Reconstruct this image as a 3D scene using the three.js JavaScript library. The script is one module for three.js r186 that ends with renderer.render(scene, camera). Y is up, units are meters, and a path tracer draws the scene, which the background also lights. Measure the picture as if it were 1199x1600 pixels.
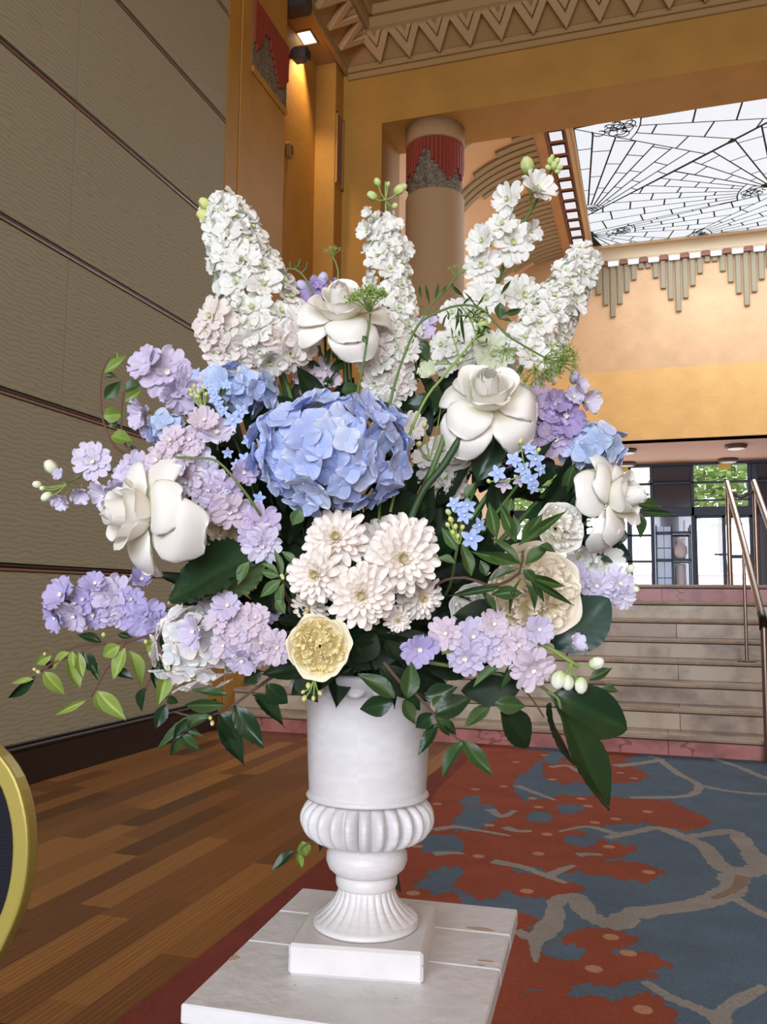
import * as THREE from 'three';
import { mergeGeometries, mergeVertices } from 'three/addons/utils/BufferGeometryUtils.js';
import { RectAreaLightUniformsLib } from 'three/addons/lights/RectAreaLightUniformsLib.js';

// ------------------------------------------------------------ camera, sky, lights, exposure
const scene = new THREE.Scene();
const camera = new THREE.PerspectiveCamera(61.876, 1199 / 1600, 0.05, 120);
camera.position.set(0, 1.16, 0);
camera.rotation.order = 'YXZ';
camera.rotation.set(0.099724, 0.304896, 0.009836);
camera.updateMatrixWorld(true);
scene.add(camera);
const renderer = new THREE.WebGLRenderer({ antialias: true });
renderer.toneMapping = THREE.LinearToneMapping;
renderer.toneMappingExposure = 1.0;
renderer.shadowMap.enabled = true;
renderer.outputColorSpace = THREE.SRGBColorSpace;
RectAreaLightUniformsLib.init();
scene.background = new THREE.Color(2.2, 2.3, 2.45);          // bright overcast day beyond the glass doors

function areaLight(w, h, color, intensity, pos, target) {
  const l = new THREE.RectAreaLight(color, intensity, w, h);
  l.position.set(...pos); l.lookAt(...target); scene.add(l);
  return l;
}
// daylight that falls through the leaded skylight over the stairs, and front light from windows added unseen behind the camera
areaLight(4.8, 4.6, '#e2ecff', 6.5, [1.9, 8.28, -14.7], [1.9, 0, -14.7]);
areaLight(3.8, 5.0, '#e1ebff', 12.1, [3.4, 3.6, 9.3], [3.4, 3.4, 0]);
areaLight(3.8, 5.0, '#e1ebff', 12.1, [-1.4, 3.6, 9.3], [-1.4, 3.4, 0]);
areaLight(5.4, 2.6, '#f4f7ff', 2.2, [0.2, 2.75, -20.6], [0.2, 2.4, 0]);       // daylight that comes in at the glazed entrance

// ------------------------------------------------------------ helpers
let seed = 7;
const rnd = () => { seed = (seed * 1664525 + 1013904223) >>> 0; return seed / 4294967296; };
const rr = (a, b) => a + (b - a) * rnd();
const V = (x, y, z) => new THREE.Vector3(x, y, z);
const lerp = (a, b, t) => a + (b - a) * t, clamp = (x, a = 0, b = 1) => Math.min(b, Math.max(a, x));
const smooth = (a, b, x) => { const t = clamp((x - a) / (b - a)); return t * t * (3 - 2 * t); };
const FWD = camera.getWorldDirection(V()), CAM = camera.position.clone();
const FPX = 800 / Math.tan(camera.fov * Math.PI / 360);
function at(px, py, depth) {                                    // a point of the place, from where the photograph shows it and how far away it stands
  const d = V((px - 599.5) / FPX, (800 - py) / FPX, -1).applyQuaternion(camera.quaternion);
  return CAM.clone().addScaledVector(d, depth);
}
const used = new Map();
function numbered(n) { const k = used.get(n) || 0; used.set(n, k + 1); return k ? n + '_' + String(k).padStart(3, '0') : n; }
function mesh(name, geo, mat, parent = scene) {
  const m = new THREE.Mesh(geo, mat); m.name = parent === scene ? numbered(name) : name;
  m.castShadow = m.receiveShadow = true; parent.add(m); return m;
}
function group(name, pos, parent = scene) {
  const g = new THREE.Group(); g.name = parent === scene ? numbered(name) : name;
  if (pos) g.position.copy(pos.isVector3 ? pos : V(...pos)); parent.add(g); return g;
}
function tag(o, label, category, grp) { o.userData.label = label; o.userData.category = category; if (grp) o.userData.group = grp; return o; }
function struct(o) { o.userData.kind = 'structure'; return o; }
function stuff(o) { o.userData.kind = 'stuff'; return o; }
function merge(list) { return mergeGeometries(list.map((g) => { g = g.index ? g.toNonIndexed() : g; for (const k of Object.keys(g.attributes)) if (!['position', 'normal', 'uv', 'color'].includes(k)) g.deleteAttribute(k); return g; })); }
// a box with chamfered edges, uv in metres on every face, 44 triangles
function cbox(w, h, d, b = 0.004, cx = 0, cy = 0, cz = 0) {
  b = Math.min(b, w / 2.2, h / 2.2, d / 2.2);
  const s = [w / 2, h / 2, d / 2], pos = [], uv = [];
  const pt = (sg, ax) => { const p = [0, 1, 2].map((i) => sg[i] * (i === ax ? s[i] : s[i] - b)); return p; };
  const tri = (a, c, e) => {
    const n = V(...c).sub(V(...a)).cross(V(...e).sub(V(...a)));
    if (n.dot(V(...a).add(V(...c)).add(V(...e))) < 0) [c, e] = [e, c];
    const m = [Math.abs(n.x), Math.abs(n.y), Math.abs(n.z)], k = m.indexOf(Math.max(...m));
    for (const p of [a, c, e]) { pos.push(p[0] + cx, p[1] + cy, p[2] + cz); uv.push(k === 0 ? p[2] + cz : p[0] + cx, k === 1 ? p[2] + cz : p[1] + cy); }
  };
  const quad = (a, c, e, f) => { tri(a, c, e); tri(a, e, f); };
  for (let ax = 0; ax < 3; ax++) {
    const [i, j] = [(ax + 1) % 3, (ax + 2) % 3];
    for (const sa of [-1, 1]) {
      const q = [[-1, -1], [1, -1], [1, 1], [-1, 1]].map(([p, r]) => { const g = [0, 0, 0]; g[ax] = sa; g[i] = p; g[j] = r; return pt(g, ax); });
      quad(...q);
      for (const sb of [-1, 1]) {                               // the edge between faces ax and i
        const g = (k, o) => { const u = [0, 0, 0]; u[ax] = sa; u[i] = sb; u[j] = k; return pt(u, o); };
        quad(g(-1, ax), g(1, ax), g(1, i), g(-1, i));
      }
    }
  }
  for (const x of [-1, 1]) for (const y of [-1, 1]) for (const z of [-1, 1]) tri(pt([x, y, z], 0), pt([x, y, z], 1), pt([x, y, z], 2));
  const g = new THREE.BufferGeometry();
  g.setAttribute('position', new THREE.Float32BufferAttribute(pos, 3)); g.setAttribute('uv', new THREE.Float32BufferAttribute(uv, 2));
  g.computeVertexNormals(); return g;
}
// a box from corner to corner
const bx = (x0, x1, y0, y1, z0, z1, b = 0.004) => cbox(Math.abs(x1 - x0), Math.abs(y1 - y0), Math.abs(z1 - z0), b, (x0 + x1) / 2, (y0 + y1) / 2, (z0 + z1) / 2);
// a profile (first, second axis) swept along the third; profile points [z, y], swept along x
function sweepX(profile, x0, x1) {
  const sh = new THREE.Shape(profile.map(([z, y]) => new THREE.Vector2(-z, y)));
  const g = new THREE.ExtrudeGeometry(sh, { depth: x1 - x0, bevelEnabled: false, curveSegments: 6 });
  g.rotateY(Math.PI / 2); g.translate(x0, 0, 0); return g;
}
function tube(pts, r, seg = 16, rad = 6, rEnd = r) {
  const c = new THREE.CatmullRomCurve3(pts.map((p) => p.isVector3 ? p : V(...p)));
  const g = new THREE.TubeGeometry(c, seg, r, rad, false);
  if (rEnd !== r) {
    const p = g.attributes.position;
    for (let i = 0; i <= seg; i++) { const o = c.getPointAt(i / seg), k = lerp(1, rEnd / r, i / seg); for (let j = 0; j <= rad; j++) { const q = i * (rad + 1) + j; p.setXYZ(q, o.x + (p.getX(q) - o.x) * k, o.y + (p.getY(q) - o.y) * k, o.z + (p.getZ(q) - o.z) * k); } }
  }
  return g;
}
function lathe(pts, seg = 48) { return new THREE.LatheGeometry(pts.map(([r, y]) => new THREE.Vector2(r, y)), seg); }
function noise2(x, y, s = 0) { const h = (i, j) => { let n = (i * 374761393 + j * 668265263 + s * 144665) | 0; n = Math.imul(n ^ (n >>> 13), 1274126177); return ((n ^ (n >>> 16)) >>> 0) / 4294967296; };
  const i = Math.floor(x), j = Math.floor(y), u = x - i, v = y - j, a = u * u * (3 - 2 * u), b = v * v * (3 - 2 * v);
  return lerp(lerp(h(i, j), h(i + 1, j), a), lerp(h(i, j + 1), h(i + 1, j + 1), a), b); }
const fbm = (x, y, s = 0) => 0.5 * noise2(x, y, s) + 0.25 * noise2(2.1 * x, 2.1 * y, s + 1) + 0.125 * noise2(4.3 * x, 4.3 * y, s + 2) + 0.0625 * noise2(8.7 * x, 8.7 * y, s + 3);
function texture(w, h, f, { srgb = true, metresX = 1, metresY = 1, mirror = false } = {}) {
  const d = new Uint8Array(w * h * 4);
  for (let y = 0; y < h; y++) for (let x = 0; x < w; x++) { const c = f(x / w, y / h), o = (y * w + x) * 4; if (typeof c === 'number') d[o] = d[o + 1] = d[o + 2] = clamp(c) * 255; else { d[o] = clamp(c[0]) * 255; d[o + 1] = clamp(c[1]) * 255; d[o + 2] = clamp(c[2]) * 255; } d[o + 3] = 255; }
  const t = new THREE.DataTexture(d, w, h); t.wrapS = t.wrapT = mirror ? THREE.MirroredRepeatWrapping : THREE.RepeatWrapping; t.magFilter = THREE.LinearFilter; t.minFilter = THREE.LinearMipmapLinearFilter;
  t.repeat.set(1 / metresX, 1 / metresY); if (srgb) t.colorSpace = THREE.SRGBColorSpace; t.needsUpdate = true; return t;
}
const std = (color, roughness = 0.7, o = {}) => new THREE.MeshStandardMaterial({ color, roughness, ...o });
// ------------------------------------------------------------ materials of the place
const plasterBump = texture(256, 256, (u, v) => fbm(u * 24, v * 24, 3), { srgb: false, metresX: 1.2, metresY: 1.2, mirror: true });
const plasterTone = texture(256, 256, (u, v) => { const n = 0.93 + 0.14 * (fbm(u * 7, v * 7, 9) - 0.45); return [n, n, n * 0.99]; }, { metresX: 2.6, metresY: 2.6, mirror: true });
const shadedYellowPlaster = std('#c08f3c', 0.62, { bumpMap: plasterBump, bumpScale: 0.002, map: plasterTone });  // deeper than the far band: shade of the front hall put into the colour
const amberPlaster = std('#b98a40', 0.66, { bumpMap: plasterBump, bumpScale: 0.002, map: plasterTone });
const peachPlaster = std('#d6ad80', 0.7, { bumpMap: plasterBump, bumpScale: 0.002, map: plasterTone });
const creamPlaster = std('#ddc8a4', 0.68, { bumpMap: plasterBump, bumpScale: 0.002 });
const tanPlaster = std('#b09269', 0.7, { bumpMap: plasterBump, bumpScale: 0.002 });
const ceilingPaint = std('#a88857', 0.75, { bumpMap: plasterBump, bumpScale: 0.002 });
const wave = (u, v) => { const yy = v * 25 + 0.2 * Math.sin(u * 6.283 * 5 + 5 * noise2(v * 25, 1.5, 3)) + 1.5 * fbm(u * 5, v * 7, 5); const f = yy - Math.floor(yy); return [f, yy]; };
const waveTone = texture(1024, 512, (u, v) => { const [f] = wave(u, v), k = 1 - 0.085 * Math.exp(-(((f - 0.5) / 0.16) ** 2)) - 0.03 * fbm(u * 60, v * 60, 2) ; return [k, k, k * 0.985]; }, { metresX: 1.05, metresY: 0.8, mirror: true });
const waveBump = texture(1024, 512, (u, v) => { const [f] = wave(u, v); return 0.5 + 0.5 * Math.cos((f - 0.5) * Math.PI * 2) * -0.8; }, { srgb: false, metresX: 1.05, metresY: 0.8, mirror: true });
const panelCloth = std('#aaa78c', 0.86, { map: waveTone, bumpMap: waveBump, bumpScale: 0.0004 });
const darkGap = std('#150e0a', 0.9);
const copperTrim = std('#94705a', 0.4, { metalness: 0.35 });
const darkWood = std('#24140c', 0.45);
const grain = texture(512, 128, (u, v) => { const n = 0.78 + 0.3 * fbm(u * 5, v * 60, 1) + 0.1 * Math.sin(v * 40 + 5 * fbm(u * 3, v * 4, 4)) * 0.5; return [n, n * 0.97, n * 0.93]; }, { metresX: 1.3, metresY: 0.15, mirror: true });
const plankMats = ['#9c6a3e', '#865a36', '#aa7843', '#75502f', '#926336', '#b8844a'].map((c) => std(c, 0.36, { map: grain }));
const stoneTone = (s, f, a) => texture(512, 256, (u, v) => { const n = fbm(u * 14 + 1.6 * fbm(u * 5, v * 5, s), v * 9, s + 1), vein = Math.exp(-(((fbm(u * 6, v * 5, s + 5) - 0.47) / 0.012) ** 2)); const k = 1 - a + a * 1.9 * n - f * vein; return [k, k * 0.985, k * 0.97]; }, { metresX: 2.3, metresY: 1.2, mirror: true });
const stepTex = stoneTone(3, 0.06, 0.3);
const stepStone = [std('#c0b19b', 0.34, { map: stepTex }), std('#b5a28e', 0.34, { map: stepTex }), std('#c8baa2', 0.34, { map: stepTex })];
const pinkMarble = std('#bd7a74', 0.32, { map: stoneTone(11, 0.3, 0.34) });
const nosingStone = std('#b7a38a', 0.4, { map: stepTex });
const grooveDark = std('#3a2a24', 0.8);
const granite = std('#8d8474', 0.85, { map: texture(256, 256, (u, v) => { const n = 0.62 + 0.75 * (noise2(u * 70, v * 70, 4) * 0.55 + fbm(u * 30, v * 30, 8) * 0.7 - 0.3); return [n, n, n * 0.96]; }, { metresX: 0.7, metresY: 0.7, mirror: true }), bumpMap: texture(256, 256, (u, v) => fbm(u * 40, v * 40, 6), { srgb: false, metresX: 0.7, metresY: 0.7, mirror: true }), bumpScale: 0.012 });
const redRib = std('#8f3a26', 0.6), bronzeBar = std('#857a5d', 0.55), litCoveBar = std('#a89d80', 0.55), mauveBrown = std('#8a5a46', 0.65);  // cove bars paler than the wall bars, skylight glow put into their colour
const leadCame = std('#22262a', 0.6, { metalness: 0.3 });
const skyGlass = new THREE.MeshStandardMaterial({ color: '#7d8588', roughness: 0.35, emissive: '#e4ecf6', emissiveIntensity: 0.95 });
const dentGlass = new THREE.MeshStandardMaterial({ color: '#8f9498', roughness: 0.4, emissive: '#eef2fb', emissiveIntensity: 0.8 });
const steel = std('#a08f84', 0.28, { metalness: 0.9 }), darkFrame = std('#2f3a4c', 0.45, { metalness: 0.2 });
const clearGlass = new THREE.MeshPhysicalMaterial({ color: '#ffffff', roughness: 0.02, transmission: 1, thickness: 0, ior: 1.45 });
const smokedPane = new THREE.MeshPhysicalMaterial({ color: '#39404d', roughness: 0.08, metalness: 0.1, clearcoat: 0.6 });

// ------------------------------------------------------------ floor: hardwood strip floor along the panelled wall
const floor = struct(group('floor'));
mesh('subfloor', bx(-3.9, 6.5, -0.2, -0.012, -6.9, 9.6), std('#2a1a10', 0.9), floor);
{
  const W = 0.133; let row = 0;
  for (let x = -3.68; x < -1.42 - 0.02; x += W, row++) {
    let z = 0.4 - rr(0, 0.8);
    while (z > -6.88) {
      const L = rr(0.55, 1.5), z1 = Math.max(z - L, -6.89); if (z - z1 < 0.12) break;
      const p = mesh('plank', cbox(z - z1 - 0.0005, 0.014, W - 0.0002, 0.0001), plankMats[Math.floor(rnd() * 6)], floor);
      p.position.set(x + W / 2, -0.007, (z + z1) / 2); p.rotation.y = Math.PI / 2;
      z = z1;
    }
  }
}
// ------------------------------------------------------------ carpet with its woven coral pattern (texture coordinates in metres)
{
  const X0 = -1.416, Z0 = -2.0, XW = 2.35, ZW = 4.88, CW = 1024, CH = 2048;
  const cv = document.createElement('canvas'); cv.width = CW; cv.height = CH; const g = cv.getContext('2d');
  const P = ([x, z]) => [(x - X0) / XW * CW, (Z0 - z) / ZW * CH];
  const poly = (pts) => { g.beginPath(); pts.forEach((p, i) => g[i ? 'lineTo' : 'moveTo'](...P(p))); g.closePath(); g.fill(); };
  g.fillStyle = '#6c879d'; g.fillRect(0, 0, CW, CH);
  const BLUE = '#6c879d', RED = '#b75a3b', MAR = '#8f3c32', GREY = '#b9b7ae', DOT = '#e0ab86';
  g.fillStyle = RED; g.fillRect(0, 0, P([-1.12, 0])[0], CH);
  const red1 = [[-1.9, -6.95], [-1.1, -6.78], [-.79, -6.65], [-.84, -6.03], [-.85, -5.26], [-.73, -4.99], [-.52, -5.22], [-.22, -5.29], [.06, -5.31], [.26, -4.93], [.14, -4.72], [-.08, -4.81], [-.34, -4.63], [-.42, -4.51], [-.28, -4.36], [-.12, -4.26], [-.2, -4.12], [-.35, -4], [-.09, -4.02], [.01, -3.95], [-.05, -3.84], [-.29, -3.89], [-.5, -3.87], [-.67, -3.86], [-.59, -3.72], [-.42, -3.7], [-.3, -3.64], [-.38, -3.49], [-.58, -3.53], [-.65, -3.4], [-.78, -3.53], [-.8, -3.41], [-.74, -3.33], [-.93, -3.2], [-1.1, -2.9], [-.95, -2], [-1.9, -2]];
  const red2 = [[-.48, -3.27], [-.41, -3.22], [-.46, -3.15], [-.37, -2.94], [-.31, -3.09], [-.24, -3.21], [-.14, -3.21], [-.08, -3.17], [-.12, -3.1], [-.19, -3.01], [-.13, -3], [-.04, -3.05], [.02, -2.99], [-.06, -2.93], [-.02, -2.89], [-.11, -2.84], [-.14, -2.78], [-.23, -2.78], [-.29, -2.72], [-.38, -2.69], [-.39, -2.64], [-.27, -2.7], [-.26, -2.64], [-.17, -2.68], [-.13, -2.65], [-.07, -2.71], [-.04, -2.75], [0, -2.72], [.03, -2.65], [.04, -2.5], [.1, -2.2], [-.3, -2], [-1, -2], [-.6, -2.6], [-.55, -2.85]];
  const red3 = [[-.76, -6.35], [-.62, -6.5], [-.4, -6.82], [-.15, -6.85], [-.27, -6.6], [-.06, -6], [-.2, -5.78], [-.5, -5.72], [-.62, -5.5], [-.7, -5.9]];
  const red4 = [[.6, -5.2], [.8, -5.4], [.93, -5], [.93, -4.4], [.75, -4.6], [.7, -4.9]];
  const leafy = (pts, rx, rz, step) => { poly(pts); pts.forEach((a, i) => { const b = pts[(i + 1) % pts.length], n = Math.max(1, Math.round(Math.hypot((b[0] - a[0]) * 2, b[1] - a[1]) / step)); for (let k = 0; k < n; k++) { const t = k / n, [x, y] = P([lerp(a[0], b[0], t) + rr(-0.35, 0.35) * rx, lerp(a[1], b[1], t) + rr(-0.35, 0.35) * rz]); g.beginPath(); g.ellipse(x, y, rx * rr(0.6, 1.15) / XW * CW, rz * rr(0.6, 1.15) / ZW * CH, 0, 0, 6.284); g.fill(); } }); };
  g.fillStyle = RED; leafy(red1, 0.027, 0.055, 0.08); leafy(red2, 0.019, 0.024, 0.045); leafy(red3, 0.03, 0.07, 0.1); leafy(red4, 0.025, 0.05, 0.08);
  g.fillStyle = BLUE;
  for (const [x, z, w, h] of [[-.92, -4.62, .17, .3], [-.98, -4.05, .2, .16], [-.62, -5.42, .16, .22], [-.8, -5.62, .12, .2], [-.6, -4.72, .1, .12], [-.86, -3.55, .12, .16], [-.35, -4.33, .12, .07], [-.3, -2.99, .1, .045], [-.72, -6.5, .1, .25], [-.46, -4.95, .12, .1], [-1.02, -4.95, .08, .12]]) { const n = 10, pts = []; for (let i = 0; i < n; i++) { const a = i / n * 6.283, k = rr(0.7, 1.15); pts.push([x + Math.cos(a) * w * k * 0.55, z + Math.sin(a) * h * k]); } leafy(pts, 0.02, 0.04, 0.06); }
  g.fillStyle = MAR; g.beginPath(); for (const [i, p] of [[-1.416, -6.95], [-1.3, -6.95], [-1.27, -5.2], [-1.15, -4.15], [-1.08, -3.7], [-1.06, -3.3], [-1.08, -2.6], [-1.0, -1.9], [-1.416, -1.9]].entries()) g[i ? 'lineTo' : 'moveTo'](...P(p)); g.globalAlpha = 0.75; g.fill(); g.globalAlpha = 1;  // maroon border; its darker tone is partly light put into the colour
  const branch = (pts, w0, w1, col = GREY) => {                 // a tapering bough
    const c = new THREE.CatmullRomCurve3(pts.map(([x, z]) => V(x, 0, z))), n = pts.length * 8, L = [], R = [];
    for (let i = 0; i <= n; i++) { const p = c.getPoint(i / n), t = c.getTangent(i / n), w = lerp(w0, w1, i / n) * rr(0.8, 1.2) * 0.5; L.push([p.x - t.z * w, p.z + t.x * w]); R.unshift([p.x + t.z * w, p.z - t.x * w]); }
    g.fillStyle = col; poly(L.concat(R));
  };
  branch([[-.27, -6.3], [-.06, -6.53], [.03, -6.68], [-.06, -6.79]], .09, .05); branch([[.03, -6.64], [.14, -6.18], [.25, -5.84], [.17, -5.51], [-.15, -5.34]], .05, .06); branch([[.25, -5.84], [.43, -5.73], [.63, -5.72], [.93, -5.9]], .06, .06); branch([[.4, -6.85], [.56, -6.55], [.69, -6.23], [.93, -6]], .05, .07);
  branch([[-.47, -4.46], [-.34, -4.6], [-.19, -4.51]], .02, .06); branch([[-.24, -4.42], [-.09, -4.6], [0, -4.7], [.12, -4.56], [.2, -4.45], [.26, -4.14], [.31, -4.07], [.45, -4.14], [.8, -4.2]], .05, .12); branch([[.14, -4.58], [.24, -4.66], [.35, -4.75], [.4, -4.47], [.43, -4.2], [.44, -4.12]], .06, .12);
  branch([[.42, -4.14], [.31, -4.02], [.28, -3.82], [.15, -3.61], [-.1, -3.4], [-.15, -3.28], [-.25, -3.35], [-.31, -3.53], [-.37, -3.46], [-.36, -3.21], [-.4, -3.06], [-.48, -3.11]], .13, .05); branch([[-.36, -3.3], [-.4, -3.06], [-.38, -2.87]], .09, .015); branch([[.25, -3.78], [.32, -3.64], [.38, -3.55], [.6, -3.4]], .05, .04); branch([[.2, -3.68], [.3, -3.85], [.34, -4.02]], .03, .06, '#a9937d');
  branch([[-.05, -2.84], [.03, -2.75], [.12, -2.69], [.18, -2.6]], .03, .06); branch([[.3, -2.92], [.21, -2.79], [.16, -2.69], [.17, -2.55]], .04, .06);
  for (const t of [[[-1.07, -4.28], [-.98, -4.37], [-.87, -4.35], [-.69, -4.3]], [[-.7, -3.87], [-.56, -3.83], [-.43, -3.73], [-.36, -3.68]], [[-.44, -3.75], [-.4, -3.84], [-.35, -3.93]], [[-.88, -4.79], [-.79, -4.66], [-.74, -4.81]], [[-.83, -5.44], [-.72, -5.31], [-.56, -5.13]], [[-.97, -3.89], [-.9, -3.93], [-.84, -3.94]], [[-.35, -4.09], [-.3, -4.12], [-.24, -4.13]], [[-.74, -4.45], [-.67, -4.4], [-.6, -4.42]], [[-.7, -6.1], [-.6, -6.2], [-.5, -6.0]]]) branch(t, .06, .03);
  g.fillStyle = DOT;
  for (const [x, z] of [[-1.07, -3.98], [-.77, -3.92], [-.52, -4.05], [-.82, -4.46], [-.52, -4.39], [-1.05, -5.25], [-.9, -5.39], [-1.18, -4.81], [-.37, -5.05], [-.22, -4.27], [-.5, -3.53], [-.04, -3.94], [-.16, -3.16], [-.2, -2.88], [-.05, -2.65], [-.05, -5.03], [-.92, -3.36], [-.64, -5.7], [-.23, -6.07], [-.63, -4.93], [-.69, -5.13], [-.42, -5.22], [-.21, -4.81], [-.31, -4.7], [-.95, -6.2], [-.79, -6.55], [-.14, -5.92], [-.1, -3.04]]) { const [a, b] = P([x, z]); g.beginPath(); g.ellipse(a, b, 12, 11.5, 0, 0, 6.284); g.fill(); }
  const im = g.getImageData(0, 0, CW, CH), d = im.data;
  for (let i = 0, n = CW * CH; i < n; i++) { const x = i % CW, y = (i / CW) | 0, k = 0.86 + 0.2 * noise2(x * 0.7, y * 0.7, 2) + 0.16 * (fbm(x / 60, y / 60, 7) - 0.45); for (let c = 0; c < 3; c++) d[i * 4 + c] = clamp(d[i * 4 + c] * k, 0, 255); }
  g.putImageData(im, 0, 0);
  const t = new THREE.CanvasTexture(cv); t.colorSpace = THREE.SRGBColorSpace; t.wrapS = t.wrapT = THREE.MirroredRepeatWrapping; t.magFilter = THREE.LinearFilter;
  const geo = bx(X0, 6.4, -0.01, 0.008, -6.88, 9.5, 0.003), u = geo.attributes.uv, p = geo.attributes.position;
  for (let i = 0; i < u.count; i++) u.setXY(i, (p.getX(i) - X0) / XW, 1 - (Z0 - p.getZ(i)) / ZW);
  const pile = texture(256, 256, (a, b) => noise2(a * 128, b * 128, 3), { srgb: false }); pile.repeat.set(20, 40);
  tag(mesh('carpet', geo, std('#ffffff', 0.95, { map: t, bumpMap: pile, bumpScale: 0.003 })), 'fitted carpet with rust red foliage and grey coral boughs on slate blue', 'carpet');
}
// ------------------------------------------------------------ marble stairs across the hall, with the landing
const stairs = struct(group('stairs'));
const SZ = -6.86, SR = 0.166, ST = 0.31, SY = 0.12;
mesh('stair_core', sweepX([[SZ - 0.05, -0.1], ...Array.from({ length: 8 }, (_, k) => [[SZ - 0.05 - k * ST, SY + k * SR - 0.02], [SZ - 0.05 - (k + 1) * ST, SY + k * SR - 0.02]]).flat(), [SZ - 0.05 - 8 * ST, -0.1]], -3.7, 6.5), std('#5b4a42', 0.9), stairs);
for (let k = 0; k < 8; k++) {
  const z = SZ - k * ST, y = SY + k * SR, st = group('step', null, stairs);
  const y0 = k ? y - SR + 0.034 : 0, pink = k === 0 || k === 7;
  const cuts = pink ? [-3.69, -2.2, 0.09, 2.6, 6.4] : k % 2 ? [-3.69, -3.6 + 0.19, -1.4, 0.18 + 0.005 * k, 2.1, 4.3, 6.4] : [-3.69, -2.4, -0.6, 1.35, 3.3, 6.4];
  for (let i = 0; i + 1 < cuts.length; i++) {
    mesh('riser_slab', bx(cuts[i] + 0.0015, cuts[i + 1] - 0.0015, y0, y, z - 0.05, z - 0.022, 0.002), pink ? pinkMarble : stepStone[(i + k) % 3], st);
    if (k < 7) mesh('tread_slab', bx(cuts[i] + 0.0015, cuts[i + 1] - 0.0015, y + 0.004, y + 0.034, z - ST - 0.03, z - 0.012, 0.002), stepStone[(i + k + 1) % 3], st);
  }
  // rounded nosing with the groove under it
  mesh('nosing', sweepX([[z - 0.04, y + 0.001], [z - 0.005, y + 0.001], [z + 0.003, y + 0.006], [z + 0.005, y + 0.014], [z + 0.002, y + 0.017], [z + 0.006, y + 0.02], [z + 0.006, y + 0.029], [z, y + 0.034], [z - 0.012, y + 0.0345], [z - 0.04, y + 0.0345]], -3.69, 6.4), nosingStone, st);
  mesh('groove', bx(-3.69, 6.4, y - 0.008, y + 0.001, z - 0.024, z - 0.019, 0.001), grooveDark, st);
}
const LY = SY + 7 * SR + 0.034;
struct(mesh('landing_floor', bx(-3.7, 6.5, -0.1, LY, -21.2, SZ - 7 * ST - 0.03), std('#cdb3a4', 0.8)));  // unseen top made pale to bounce light up to the cove

// ------------------------------------------------------------ left wall: cloth panels in copper coloured rails
const wallLeft = struct(group('wall_left'));
mesh('backing', bx(-3.95, -3.735, -0.1, 9, -6.72, 9.6), darkGap, wallLeft);
{
  const rows = [[0.262, 1.292], [1.345, 2.342], [2.395, 3.39], [3.443, 4.46], [4.513, 5.505], [5.558, 6.56], [6.613, 7.9]];
  rows.forEach(([y0, y1], r) => {
    const cuts = r === 1 ? [9.5, 7.0, 2.0, -0.66, -3.17, -5.69, -6.715] : r === 0 ? [9.5, 7.0, 1.2, -1.3, -3.8, -6.715] : [9.5, 7.0, 2.9, 0.4, -2.11, -4.63, -6.715];
    for (let i = 0; i + 1 < cuts.length; i++) mesh('panel', bx(-3.735, -3.682, y0, y1, cuts[i + 1] + 0.003, cuts[i] - 0.003, 0.0008), panelCloth, wallLeft);
    if (r < 6) {
      mesh('rail', bx(-3.735, -3.672, y1 + 0.004, y1 + 0.022, -6.715, 9.5, 0.004), copperTrim, wallLeft);
      mesh('rail', bx(-3.735, -3.690, y1 + 0.028, y1 + 0.049, -6.715, 9.5, 0.004), std('#3a2720', 0.5), wallLeft);
    }
  });
}
struct(mesh('baseboard_left', merge([bx(-3.74, -3.655, 0, 0.215, -6.84, 9.5, 0.006), bx(-3.74, -3.645, 0.215, 0.245, -6.84, 9.5, 0.01), bx(-3.74, -3.672, 0.245, 0.262, -6.84, 9.5, 0.005)]), darkWood));
// yellow wall beyond the panels: pilasters, relief bay, recess
struct(mesh('wall_yellow', merge([bx(-4.2, -3.68, -0.1, 8.6, -6.96, -6.722, 0.006), bx(-4.2, -3.695, -0.1, 8.6, -6.985, -6.95, 0.004), bx(-4.2, -3.675, -0.1, 8.6, -7.2, -6.98, 0.006), bx(-4.2, -3.69, -0.1, 8.6, -8.04, -7.19, 0.006)]), shadedYellowPlaster));
struct(mesh('wall_recess', bx(-4.3, -3.95, -0.1, 8.6, -9.9, -8.02), shadedYellowPlaster));
struct(mesh('pilaster', merge([bx(-4.1, -3.68, 1.2, 7.9, -9.9, -9.52, 0.008)]), shadedYellowPlaster));
{
  const gr = tag(group('wall_grille'), 'small upright ornamental grille on the side of the yellow corner pilaster', 'grille');
  mesh('frame', merge([bx(-3.682, -3.655, 6.3, 7.25, -9.56, -9.535, 0.004), bx(-3.682, -3.655, 6.3, 7.25, -9.775, -9.75, 0.004), bx(-3.682, -3.655, 6.3, 6.33, -9.775, -9.535, 0.004), bx(-3.682, -3.655, 7.22, 7.25, -9.775, -9.535, 0.004)]), amberPlaster, gr);
  for (let i = 0; i < 4; i++) mesh('bar', bx(-3.682, -3.662, 6.33, 7.22, -9.6 - i * 0.042, -9.585 - i * 0.042, 0.003), mauveBrown, gr);
}
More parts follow.
